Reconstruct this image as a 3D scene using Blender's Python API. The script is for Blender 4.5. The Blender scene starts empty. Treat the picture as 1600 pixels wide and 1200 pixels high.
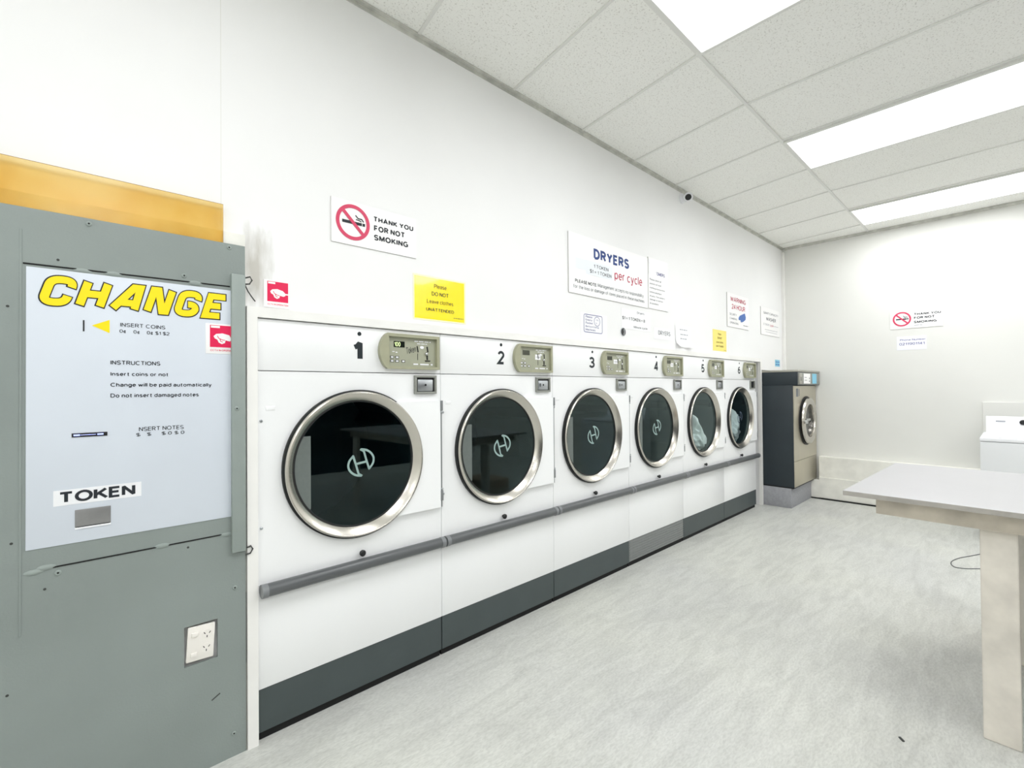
import bpy, bmesh, math, random
from mathutils import Vector, Matrix
random.seed(4)
S = bpy.context.scene
COL = S.collection

# ------------------------------------------------------------------ camera
cam_data = bpy.data.cameras.new('camera')
cam = bpy.data.objects.new('camera', cam_data)
COL.objects.link(cam)
YAW, PITCH, ROLL = 0.8131, 0.0107, -0.0087
_f = Vector((math.cos(YAW) * math.cos(PITCH), math.sin(YAW) * math.cos(PITCH), math.sin(PITCH)))
_r = Vector((math.sin(YAW), -math.cos(YAW), 0))
_u = _r.cross(_f)
_r2 = _r * math.cos(ROLL) + _u * math.sin(ROLL)
_u2 = -_r * math.sin(ROLL) + _u * math.cos(ROLL)
cam.matrix_world = Matrix(((_r2.x, _u2.x, -_f.x, -0.5131), (_r2.y, _u2.y, -_f.y, -1.8854),
                           (_r2.z, _u2.z, -_f.z, 1.2654), (0, 0, 0, 1)))
cam_data.sensor_width = 36.0
cam_data.lens = 36.0 * 743.13 / 1600
cam_data.clip_start = 0.02
S.camera = cam

# ------------------------------------------------------------------ world, exposure
world = bpy.data.worlds.new('night_outside')
S.world = world
world.use_nodes = True
world.node_tree.nodes['Background'].inputs[0].default_value = (0.02, 0.025, 0.035, 1)
world.node_tree.nodes['Background'].inputs[1].default_value = 0.3
S.view_settings.view_transform = 'Standard'
S.view_settings.look = 'None'
S.view_settings.gamma = 1.0
S.view_settings.use_curve_mapping = False
S.view_settings.exposure = 0.0
LAMP_GLOW = 3.2      # of the diffuser itself
LAMP_WATTS = 13.5    # through each diffuser, spread like a prismatic panel
try:
    S.cycles.max_bounces = 12
    S.cycles.diffuse_bounces = 8
    S.cycles.transparent_max_bounces = 16
    S.cycles.sample_clamp_indirect = 6.0
except Exception:
    pass

# ------------------------------------------------------------------ materials
def lin(c):
    def g(v):
        v /= 255.0
        return v / 12.92 if v <= 0.04045 else ((v + 0.055) / 1.055) ** 2.4
    return (g(c[0]), g(c[1]), g(c[2]), 1)

def base_mat(name):
    m = bpy.data.materials.new(name)
    m.use_nodes = True
    nt = m.node_tree
    return m, nt, nt.nodes['Principled BSDF']

def mat(name, rgb, rough=0.5, metal=0.0, spec=0.5, noise=0.0, nscale=8.0, stretch=(1, 1, 1), bump=0.0, bscale=200.0, coat=0.0, rnoise=0.0):
    m, nt, b = base_mat(name)
    c = lin(rgb)
    b.inputs['Base Color'].default_value = c
    b.inputs['Roughness'].default_value = rough
    b.inputs['Metallic'].default_value = metal
    b.inputs['Specular IOR Level'].default_value = spec
    b.inputs['Coat Weight'].default_value = coat
    tc = nt.nodes.new('ShaderNodeTexCoord')
    if noise > 0 or rnoise > 0:
        mp = nt.nodes.new('ShaderNodeMapping')
        mp.inputs['Scale'].default_value = stretch
        nt.links.new(tc.outputs['Object'], mp.inputs[0])
        n = nt.nodes.new('ShaderNodeTexNoise')
        n.inputs['Scale'].default_value = nscale
        n.inputs['Detail'].default_value = 5
        nt.links.new(mp.outputs[0], n.inputs[0])
    if noise > 0:
        r = nt.nodes.new('ShaderNodeValToRGB')
        r.color_ramp.elements[0].position = 0.3
        r.color_ramp.elements[1].position = 0.7
        r.color_ramp.elements[0].color = tuple(max(0, v * (1 - noise)) for v in c[:3]) + (1,)
        r.color_ramp.elements[1].color = tuple(min(1, v * (1 + noise * 0.6)) for v in c[:3]) + (1,)
        nt.links.new(n.outputs[0], r.inputs[0])
        nt.links.new(r.outputs[0], b.inputs['Base Color'])
    if rnoise > 0:
        mr = nt.nodes.new('ShaderNodeMapRange')
        mr.inputs['To Min'].default_value = max(0.02, rough - rnoise)
        mr.inputs['To Max'].default_value = rough + rnoise
        nt.links.new(n.outputs[0], mr.inputs[0])
        nt.links.new(mr.outputs[0], b.inputs['Roughness'])
    if bump > 0:
        n2 = nt.nodes.new('ShaderNodeTexNoise')
        n2.inputs['Scale'].default_value = bscale
        nt.links.new(tc.outputs['Object'], n2.inputs[0])
        bp = nt.nodes.new('ShaderNodeBump')
        bp.inputs['Strength'].default_value = bump
        bp.inputs['Distance'].default_value = 0.002
        nt.links.new(n2.outputs[0], bp.inputs['Height'])
        nt.links.new(bp.outputs[0], b.inputs['Normal'])
    return m

def emit_mat(name, rgb, strength):
    m, nt, b = base_mat(name)
    b.inputs['Base Color'].default_value = (0.8, 0.8, 0.8, 1)
    b.inputs['Emission Color'].default_value = lin(rgb)
    b.inputs['Emission Strength'].default_value = strength
    return m

def glass_mat(name, tint, ior=1.5, rough=0.015, stain=None, sheen=(1, 1, 1)):
    m, nt, b = base_mat(name)
    nt.nodes.remove(b)
    out = nt.nodes['Material Output']
    tr = nt.nodes.new('ShaderNodeBsdfTransparent')
    tr.inputs[0].default_value = tint + (1,)
    gl = nt.nodes.new('ShaderNodeBsdfGlossy')
    gl.inputs['Roughness'].default_value = rough
    fr = nt.nodes.new('ShaderNodeFresnel')
    fr.inputs[0].default_value = ior
    mx = nt.nodes.new('ShaderNodeMixShader')
    ge = nt.nodes.new('ShaderNodeNewGeometry')
    ml = nt.nodes.new('ShaderNodeMath'); ml.operation = 'MULTIPLY_ADD'      # reflect once, at the front face
    ml.inputs[1].default_value = -1.0; ml.inputs[2].default_value = 1.0
    m2 = nt.nodes.new('ShaderNodeMath'); m2.operation = 'MULTIPLY'
    nt.links.new(ge.outputs['Backfacing'], ml.inputs[0])
    nt.links.new(ml.outputs[0], m2.inputs[0]); nt.links.new(fr.outputs[0], m2.inputs[1])
    nt.links.new(m2.outputs[0], mx.inputs[0])
    gl.inputs[0].default_value = sheen + (1,)
    nt.links.new(tr.outputs[0], mx.inputs[1])
    nt.links.new(gl.outputs[0], mx.inputs[2])
    nt.links.new(mx.outputs[0], out.inputs[0])
    if stain:
        tc = nt.nodes.new('ShaderNodeTexCoord')
        n = nt.nodes.new('ShaderNodeTexNoise')
        n.inputs['Scale'].default_value = 5
        n.inputs['Detail'].default_value = 6
        nt.links.new(tc.outputs['Object'], n.inputs[0])
        r = nt.nodes.new('ShaderNodeValToRGB')
        r.color_ramp.elements[0].position = 0.35
        r.color_ramp.elements[1].position = 0.6
        r.color_ramp.elements[0].color = stain + (1,)
        r.color_ramp.elements[1].color = tint + (1,)
        nt.links.new(n.outputs[0], r.inputs[0])
        nt.links.new(r.outputs[0], tr.inputs[0])
    return m

def floor_material():
    m, nt, b = base_mat('marbled_grey_vinyl')
    tc = nt.nodes.new('ShaderNodeTexCoord')
    def noise(scale, detail, st, dist=0.0, rotz=0.0):
        mp = nt.nodes.new('ShaderNodeMapping')
        mp.inputs['Scale'].default_value = st
        mp.inputs['Rotation'].default_value = (0, 0, rotz)
        nt.links.new(tc.outputs['Object'], mp.inputs[0])
        n = nt.nodes.new('ShaderNodeTexNoise')
        n.inputs['Scale'].default_value = scale
        n.inputs['Detail'].default_value = detail
        n.inputs['Distortion'].default_value = dist
        nt.links.new(mp.outputs[0], n.inputs[0])
        return n
    big = noise(0.9, 4, (1, 1, 1), 0.4)
    vein = noise(9, 8, (0.35, 1.6, 1), 1.2, 0.35)
    grain = noise(85, 5, (0.6, 1.6, 1), 0.6, 0.35)
    def ramp(n, p0, c0, p1, c1):
        r = nt.nodes.new('ShaderNodeValToRGB')
        r.color_ramp.elements[0].position = p0; r.color_ramp.elements[0].color = lin(c0)
        r.color_ramp.elements[1].position = p1; r.color_ramp.elements[1].color = lin(c1)
        nt.links.new(n.outputs[0], r.inputs[0])
        return r
    a = ramp(big, 0.32, (202, 203, 200), 0.68, (212, 213, 206))
    v = ramp(vein, 0.30, (232, 232, 232), 0.62, (255, 255, 255))
    g = ramp(grain, 0.3, (226, 226, 226), 0.62, (255, 255, 255))
    def mul(x, y, f):
        k = nt.nodes.new('ShaderNodeMixRGB'); k.blend_type = 'MULTIPLY'
        k.inputs[0].default_value = f
        nt.links.new(x.outputs[0], k.inputs[1]); nt.links.new(y.outputs[0], k.inputs[2])
        return k
    c = mul(mul(a, v, 0.8), g, 0.7)
    nt.links.new(c.outputs[0], b.inputs['Base Color'])
    b.inputs['Roughness'].default_value = 0.42
    b.inputs['Specular IOR Level'].default_value = 0.35
    bp = nt.nodes.new('ShaderNodeBump')
    bp.inputs['Strength'].default_value = 0.12
    bp.inputs['Distance'].default_value = 0.002
    nt.links.new(grain.outputs[0], bp.inputs['Height'])
    nt.links.new(bp.outputs[0], b.inputs['Normal'])
    return m

def ceiling_material():
    m, nt, b = base_mat('pitted_mineral_tile')
    tc = nt.nodes.new('ShaderNodeTexCoord')
    n = nt.nodes.new('ShaderNodeTexNoise')
    n.inputs['Scale'].default_value = 130; n.inputs['Detail'].default_value = 3
    nt.links.new(tc.outputs['Object'], n.inputs[0])
    r = nt.nodes.new('ShaderNodeValToRGB')
    r.color_ramp.elements[0].position = 0.33; r.color_ramp.elements[0].color = lin((216, 215, 210))
    r.color_ramp.elements[1].position = 0.43; r.color_ramp.elements[1].color = lin((244, 244, 240))
    nt.links.new(n.outputs[0], r.inputs[0])
    nt.links.new(r.outputs[0], b.inputs['Base Color'])
    b.inputs['Roughness'].default_value = 0.9
    b.inputs['Specular IOR Level'].default_value = 0.1
    bp = nt.nodes.new('ShaderNodeBump')
    bp.inputs['Strength'].default_value = 0.2; bp.inputs['Distance'].default_value = 0.002
    nt.links.new(n.outputs[0], bp.inputs['Height'])
    nt.links.new(bp.outputs[0], b.inputs['Normal'])
    return m

def wall_material(name, rgb, stain_at=None):
    m, nt, b = base_mat(name)
    tc = nt.nodes.new('ShaderNodeTexCoord')
    n = nt.nodes.new('ShaderNodeTexNoise'); n.inputs['Scale'].default_value = 1.3; n.inputs['Detail'].default_value = 4
    nt.links.new(tc.outputs['Object'], n.inputs[0])
    c = lin(rgb)
    r = nt.nodes.new('ShaderNodeValToRGB')
    r.color_ramp.elements[0].position = 0.3; r.color_ramp.elements[0].color = tuple(v * 0.965 for v in c[:3]) + (1,)
    r.color_ramp.elements[1].position = 0.6; r.color_ramp.elements[1].color = c
    nt.links.new(n.outputs[0], r.inputs[0])
    last = r
    if stain_at:      # a grimy smear with a ragged edge of its own
        sub = nt.nodes.new('ShaderNodeVectorMath'); sub.operation = 'SUBTRACT'
        sub.inputs[1].default_value = stain_at
        nt.links.new(tc.outputs['Object'], sub.inputs[0])
        mp = nt.nodes.new('ShaderNodeVectorMath'); mp.operation = 'MULTIPLY'
        mp.inputs[1].default_value = (13, 1, 5.5)
        nt.links.new(sub.outputs[0], mp.inputs[0])
        ln = nt.nodes.new('ShaderNodeVectorMath'); ln.operation = 'LENGTH'
        nt.links.new(mp.outputs[0], ln.inputs[0])
        n2 = nt.nodes.new('ShaderNodeTexNoise'); n2.inputs['Scale'].default_value = 22; n2.inputs['Detail'].default_value = 6
        st = nt.nodes.new('ShaderNodeMapping'); st.inputs['Scale'].default_value = (1.5, 1, 0.4)
        nt.links.new(tc.outputs['Object'], st.inputs[0]); nt.links.new(st.outputs[0], n2.inputs[0])
        ad = nt.nodes.new('ShaderNodeMath'); ad.operation = 'MULTIPLY_ADD'
        ad.inputs[1].default_value = 1.6
        nt.links.new(n2.outputs[0], ad.inputs[0]); nt.links.new(ln.outputs['Value'], ad.inputs[2])
        mr = nt.nodes.new('ShaderNodeMapRange')
        mr.inputs['From Min'].default_value = 0.9; mr.inputs['From Max'].default_value = 1.75
        mr.inputs['To Min'].default_value = 0.55; mr.inputs['To Max'].default_value = 0.0
        nt.links.new(ad.outputs[0], mr.inputs[0])
        mx = nt.nodes.new('ShaderNodeMixRGB')
        mx.inputs[2].default_value = lin((150, 142, 122))
        nt.links.new(mr.outputs[0], mx.inputs[0]); nt.links.new(last.outputs[0], mx.inputs[1])
        last = mx
    nt.links.new(last.outputs[0], b.inputs['Base Color'])
    b.inputs['Roughness'].default_value = 0.55
    b.inputs['Specular IOR Level'].default_value = 0.3
    return m

M = dict(
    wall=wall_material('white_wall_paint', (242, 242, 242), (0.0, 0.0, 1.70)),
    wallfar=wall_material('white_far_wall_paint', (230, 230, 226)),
    floor=floor_material(), tile=ceiling_material(),
    grid=mat('ceiling_grid_white', (226, 226, 222), 0.5),
    angle=mat('wall_angle_grey', (204, 204, 197), 0.5, noise=0.25, nscale=14),
    trim=mat('cream_white_trim', (241, 240, 237), 0.45, noise=0.04, nscale=5),
    grime=mat('grimy_cream_board', (237, 236, 229), 0.5, noise=0.09, nscale=9),
    enamel=mat('white_enamel', (243, 244, 245), 0.28, noise=0.015, nscale=3),
    enamel2=mat('white_enamel_door', (246, 247, 248), 0.25),
    dark=mat('black_gap', (10, 11, 12), 0.8),
    black=mat('black_plastic', (16, 18, 20), 0.45),
    gasket=mat('black_rubber', (17, 20, 21), 0.6),
    steel=mat('brushed_stainless', (206, 202, 194), 0.24, 1.0),
    steel2=mat('stainless_front', (200, 194, 178), 0.34, 0.85, noise=0.05, nscale=5, stretch=(2, 1, 1), rnoise=0.06),
    chrome=mat('dull_chrome', (205, 207, 208), 0.25, 1.0),
    zinc=mat('zinc_lock', (186, 190, 194), 0.32, 0.9, noise=0.08, nscale=30),
    tan=mat('olive_beige_plastic', (163, 163, 138), 0.45, noise=0.05, nscale=30),
    tan2=mat('olive_beige_overlay', (164, 166, 146), 0.4, noise=0.05, nscale=20),
    greyplastic=mat('grey_bezel_plastic', (140, 142, 136), 0.45),
    lcd=mat('display_dark', (22, 30, 22), 0.15),
    lcd2=mat('display_olive', (62, 64, 50), 0.2),
    lime=emit_mat('lime_digits', (190, 225, 60), 1.2),
    rail=mat('grey_rail_plastic', (92, 95, 97), 0.3, noise=0.10, nscale=18, stretch=(0.3, 2, 2)),
    railcap=mat('grey_rail_cap', (126, 129, 131), 0.35),
    kick=mat('dark_kick_plate', (68, 77, 78), 0.4, noise=0.08, nscale=6),
    kick2=mat('pale_ribbed_kick_plate', (132, 135, 134), 0.45, noise=0.06, nscale=30),
    drum=mat('dark_drum_steel', (22, 48, 54), 0.5, 0.3, noise=0.3, nscale=9),
    glass=glass_mat('dryer_door_glass', (0.88, 0.92, 0.92), sheen=(0.80, 1.0, 1.0)),
    wglass=glass_mat('washer_door_glass', (0.5, 0.55, 0.56)),
    nglass=glass_mat('added_window_glass', (0.8, 0.84, 0.84)),
    amber=glass_mat('amber_acrylic', (0.96, 0.86, 0.60), 1.45, 0.22, (0.93, 0.79, 0.47)),
    amberedge=mat('amber_acrylic_edge', (150, 92, 48), 0.35),
    logo=mat('etched_logo_grey', (150, 176, 172), 0.5),
    logo2=mat('sticker_grey', (104, 112, 109), 0.55, noise=0.06, nscale=60),
    ink=mat('dark_ink', (26, 32, 40), 0.6),
    numink=mat('number_vinyl', (22, 32, 38), 0.5),
    blueink=mat('navy_ink', (32, 62, 128), 0.6),
    redink=mat('crimson_ink', (186, 52, 84), 0.6),
    pinkred=mat('prohibition_red', (214, 62, 100), 0.5),
    cctvred=mat('cctv_red', (228, 22, 82), 0.4),
    greyink=mat('grey_ink', (112, 116, 122), 0.6),
    paleink=mat('pale_grey_ink', (168, 170, 178), 0.6),
    violetink=mat('violet_ink', (92, 92, 150), 0.6),
    warnblue=mat('warning_blue', (70, 112, 184), 0.5),
    brownink=mat('brown_ink', (120, 100, 24), 0.6),
    paper=mat('white_paper', (246, 246, 248), 0.5),
    board=mat('white_sign_board', (247, 246, 246), 0.35),
    boardedge=mat('sign_edge', (180, 178, 174), 0.5),
    patch=mat('correction_patch', (234, 238, 243), 0.4),
    lilac=mat('lilac_paper', (240, 240, 250), 0.3),
    yellow=mat('yellow_laminated', (255, 232, 0), 0.16, noise=0.0, bump=0.25, bscale=7, coat=0.6),
    paleyellow=mat('pale_yellow_paper', (252, 232, 122), 0.4),
    lamfilm=mat('laminate_margin', (246, 243, 206), 0.25),
    gpaint=mat('grey_green_paint', (139, 148, 145), 0.5, noise=0.10, nscale=2.2, bump=0.25, bscale=160),
    gpaint2=mat('grey_green_paint_bar', (146, 156, 152), 0.45, noise=0.07, nscale=6, bump=0.25, bscale=120),
    facepl=mat('pale_blue_grey_plate', (212, 219, 229), 0.4, noise=0.035, nscale=3),
    facetag=mat('white_token_label', (240, 241, 244), 0.4),
    chyellow=mat('change_yellow', (255, 224, 0), 0.4),
    cup=mat('payout_flap_grey', (150, 150, 150), 0.35, 0.5, noise=0.05, nscale=60),
    bluelight=emit_mat('blue_note_light', (30, 90, 255), 1.4),
    socket=mat('white_socket_plastic', (240, 236, 230), 0.3),
    brown=mat('raw_board_edge', (110, 84, 62), 0.7),
    wnavy=mat('dark_blue_grey_enamel', (36, 47, 54), 0.4, noise=0.12, nscale=5),
    wtop=mat('grey_steel_top', (176, 174, 166), 0.35, 0.6),
    cyan=mat('pale_cyan_sticker', (128, 200, 228), 0.4),
    concrete=mat('grey_concrete_paint', (158, 159, 164), 0.7, noise=0.12, nscale=40),
    tabletop=mat('pale_grey_laminate', (178, 177, 180), 0.28, noise=0.03, nscale=4),
    tabledge=mat('worn_table_edge', (168, 164, 158), 0.5, noise=0.15, nscale=20),
    tabwood=mat('cream_painted_timber', (228, 222, 212), 0.5, noise=0.16, nscale=9),
    tablewear=mat('grubby_apron_paint', (206, 197, 182), 0.55, noise=0.2, nscale=11),
    wwhite=mat('washer_white', (240, 241, 245), 0.3),
    wgrey=mat('washer_body_white', (226, 228, 230), 0.35),
    cloth1=mat('mint_white_cloth', (242, 250, 246), 0.9, noise=0.25, nscale=10),
    cloth2=mat('pale_blue_white_cloth', (240, 246, 248), 0.9, noise=0.15, nscale=9),
    clothdark=mat('dark_cloth_print', (74, 88, 104), 0.9),  # painted-in silhouette tone for a logo in front of bright cloth
    tanbox=mat('tan_box_board', (196, 168, 142), 0.7, noise=0.08, nscale=8),
    lamp=emit_mat('fluorescent_diffuser', (250, 252, 255), LAMP_GLOW),
    wire=mat('dark_wire', (90, 92, 92), 0.6),
    scuff=mat('dark_scuff', (58, 60, 58), 0.7),
    asphalt=mat('night_pavement', (30, 31, 33), 0.9),
)

# ------------------------------------------------------------------ helpers
def box(bm, x0, x1, y0, y1, z0, z1, bev=0.0, mi=0, seg=2):
    r = bmesh.ops.create_cube(bm, size=1.0)
    vs = r['verts']
    for v in vs:
        v.co = Vector((x0 + (v.co.x + .5) * (x1 - x0), y0 + (v.co.y + .5) * (y1 - y0), z0 + (v.co.z + .5) * (z1 - z0)))
    fs = list({f for v in vs for f in v.link_faces})
    for f in fs:
        f.material_index = mi
    if bev > 0:
        es = list({e for v in vs for e in v.link_edges})
        rr = bmesh.ops.bevel(bm, geom=es, offset=bev, segments=seg, affect='EDGES', profile=0.5)
        for f in rr['faces']:
            f.material_index = mi
    return fs

def lathe(bm, prof, c, axis='y', seg=72, mi=0, cap0=False, cap1=False):
    """prof: list of (radius, position along axis); c: centre"""
    def pt(r, h, a):
        p, q = r * math.cos(a), r * math.sin(a)
        if axis == 'y': return Vector((c[0] + p, c[1] + h, c[2] + q))
        if axis == 'z': return Vector((c[0] + p, c[1] + q, c[2] + h))
        return Vector((c[0] + h, c[1] + p, c[2] + q))
    rings = [[bm.verts.new(pt(r, h, 2 * math.pi * k / seg)) for k in range(seg)] for r, h in prof]
    for a, b in zip(rings, rings[1:]):
        for k in range(seg):
            f = bm.faces.new((a[k], a[(k + 1) % seg], b[(k + 1) % seg], b[k])); f.material_index = mi
    if cap0:
        bm.faces.new(rings[0]).material_index = mi
    if cap1:
        bm.faces.new(rings[-1]).material_index = mi

def prism(bm, pts, y0, y1, mi=0):
    a = [bm.verts.new((x, y0, z)) for x, z in pts]
    b = [bm.verts.new((x, y1, z)) for x, z in pts]
    bm.faces.new(a).material_index = mi
    bm.faces.new(b[::-1]).material_index = mi
    n = len(pts)
    for k in range(n):
        bm.faces.new((a[k], b[k], b[(k + 1) % n], a[(k + 1) % n])).material_index = mi

def disc(bm, cx, cz, r, y0, y1, seg=24, mi=0, sx=1.0):
    prism(bm, [(cx + sx * r * math.cos(2 * math.pi * k / seg), cz + r * math.sin(2 * math.pi * k / seg)) for k in range(seg)], y0, y1, mi)

def ringflat(bm, cx, cz, r0, r1, y0, y1, seg=48, mi=0):
    lathe(bm, [(r0, y0), (r1, y0), (r1, y1), (r0, y1), (r0, y0)], (cx, 0, cz), 'y', seg, mi)

def tube(bm, pts, r, seg=8, mi=0, closed=False):
    P = [Vector(p) for p in pts]
    n = len(P)
    rings = []
    for k in range(n):
        if closed: t = P[(k + 1) % n] - P[k - 1]
        else: t = P[min(k + 1, n - 1)] - P[max(k - 1, 0)]
        t.normalize()
        up = Vector((0, 0, 1)) if abs(t.z) < 0.9 else Vector((0, 1, 0))
        a = t.cross(up).normalized(); b = a.cross(t)
        rings.append([bm.verts.new(P[k] + (a * math.cos(2 * math.pi * j / seg) + b * math.sin(2 * math.pi * j / seg)) * r) for j in range(seg)])
    for k in range(n if closed else n - 1):
        a, b = rings[k], rings[(k + 1) % n]
        for j in range(seg):
            bm.faces.new((a[j], a[(j + 1) % seg], b[(j + 1) % seg], b[j])).material_index = mi
    if not closed:
        bm.faces.new(rings[0][::-1]).material_index = mi
        bm.faces.new(rings[-1]).material_index = mi

def smooth_line(pts, n=5):
    """Catmull-Rom through the points"""
    P = [Vector(p) for p in pts]; out = []
    for k in range(len(P) - 1):
        p0, p1, p2, p3 = P[max(k - 1, 0)], P[k], P[k + 1], P[min(k + 2, len(P) - 1)]
        for j in range(n):
            t = j / n
            out.append(tuple(0.5 * (2 * p1 + (p2 - p0) * t + (2 * p0 - 5 * p1 + 4 * p2 - p3) * t * t + (3 * p1 - 3 * p2 + p3 - p0) * t ** 3)))
    return out + [tuple(P[-1])]

def stroke(bm, pts, w, y0, y1, mi=0, closed=False):
    """flat ribbon of width w along 2-D points (x, z)"""
    P = [Vector((p[0], p[1])) for p in pts]
    n = len(P)
    L, R = [], []
    for k in range(n):
        if closed: t = P[(k + 1) % n] - P[k - 1]
        else: t = P[min(k + 1, n - 1)] - P[max(k - 1, 0)]
        if t.length < 1e-9: t = Vector((1, 0))
        t.normalize()
        nn = Vector((-t.y, t.x)) * w / 2
        L.append(P[k] + nn); R.append(P[k] - nn)
    rng = n if closed else n - 1
    for y in (y0,):
        l = [bm.verts.new((p.x, y, p.y)) for p in L]; r = [bm.verts.new((p.x, y, p.y)) for p in R]
        l2 = [bm.verts.new((p.x, y1, p.y)) for p in L]; r2 = [bm.verts.new((p.x, y1, p.y)) for p in R]
        for k in range(rng):
            j = (k + 1) % n
            for q in ((l[k], l[j], r[j], r[k]), (l2[k], r2[k], r2[j], l2[j]), (l[k], l2[k], l2[j], l[j]), (r[k], r[j], r2[j], r2[k])):
                bm.faces.new(q).material_index = mi
        if not closed:
            for k in (0, n - 1):
                bm.faces.new((l[k], r[k], r2[k], l2[k])).material_index = mi

def plate_hole(bm, x0, x1, z0, z1, cx, cz, r, y0, y1, seg=96, mi=0):
    angs = [2 * math.pi * k / seg for k in range(seg)]
    for X, Z in ((x0, z0), (x1, z0), (x1, z1), (x0, z1)):
        a = math.atan2(Z - cz, X - cx) % (2 * math.pi)
        k = min(range(seg), key=lambda i: abs(angs[i] - a)); angs[k] = a
    def edge(a):
        c, s = math.cos(a), math.sin(a)
        t = min(((x1 - cx) / c if c > 1e-9 else 1e9), ((x0 - cx) / c if c < -1e-9 else 1e9), ((z1 - cz) / s if s > 1e-9 else 1e9), ((z0 - cz) / s if s < -1e-9 else 1e9))
        return cx + c * t, cz + s * t
    rows = []
    for y in (y0, y1):
        inn = [bm.verts.new((cx + r * math.cos(a), y, cz + r * math.sin(a))) for a in angs]
        out = [bm.verts.new((edge(a)[0], y, edge(a)[1])) for a in angs]
        rows.append((inn, out))
    (i0, o0), (i1, o1) = rows
    for k in range(seg):
        j = (k + 1) % seg
        for q in ((i0[k], i0[j], o0[j], o0[k]), (i1[k], o1[k], o1[j], i1[j]), (i0[k], i1[k], i1[j], i0[j]), (o0[k], o0[j], o1[j], o1[k])):
            bm.faces.new(q).material_index = mi

def obj(name, bm, mats, parent=None, loc=None, smooth=30):
    bmesh.ops.recalc_face_normals(bm, faces=bm.faces[:])
    me = bpy.data.meshes.new(name)
    bm.to_mesh(me); bm.free()
    for m in (mats if isinstance(mats, (list, tuple)) else [mats]):
        me.materials.append(M[m])
    if smooth:
        for p in me.polygons: p.use_smooth = True
        me.set_sharp_from_angle(angle=math.radians(smooth))
    o = bpy.data.objects.new(name, me)
    COL.objects.link(o)
    if parent: o.parent = parent
    if loc: o.location = loc
    return o

def B(): return bmesh.new()

def bx(name, x0, x1, y0, y1, z0, z1, m, parent=None, bev=0.0, seg=2):
    bm = B(); box(bm, x0, x1, y0, y1, z0, z1, bev, 0, seg)
    return obj(name, bm, m, parent)

def tag(o, label, cat, group=None):
    o['label'] = label; o['category'] = cat
    if group: o['group'] = group
    return o

def thing(name, label, cat, loc=(0, 0, 0), rotz=0.0, group=None):
    o = bpy.data.objects.new(name, None)
    COL.objects.link(o)
    o.location = loc; o.rotation_euler = (0, 0, rotz)
    o.empty_display_size = 0.1
    return tag(o, label, cat, group)

def struct(o):
    o['kind'] = 'structure'
    return o

def copy_tree(o, parent=None):
    c = o.copy(); COL.objects.link(c)
    if parent: c.parent = parent
    for ch in [k for k in bpy.data.objects if k.parent == o and k != c]:
        copy_tree(ch, c)
    return c

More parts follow.
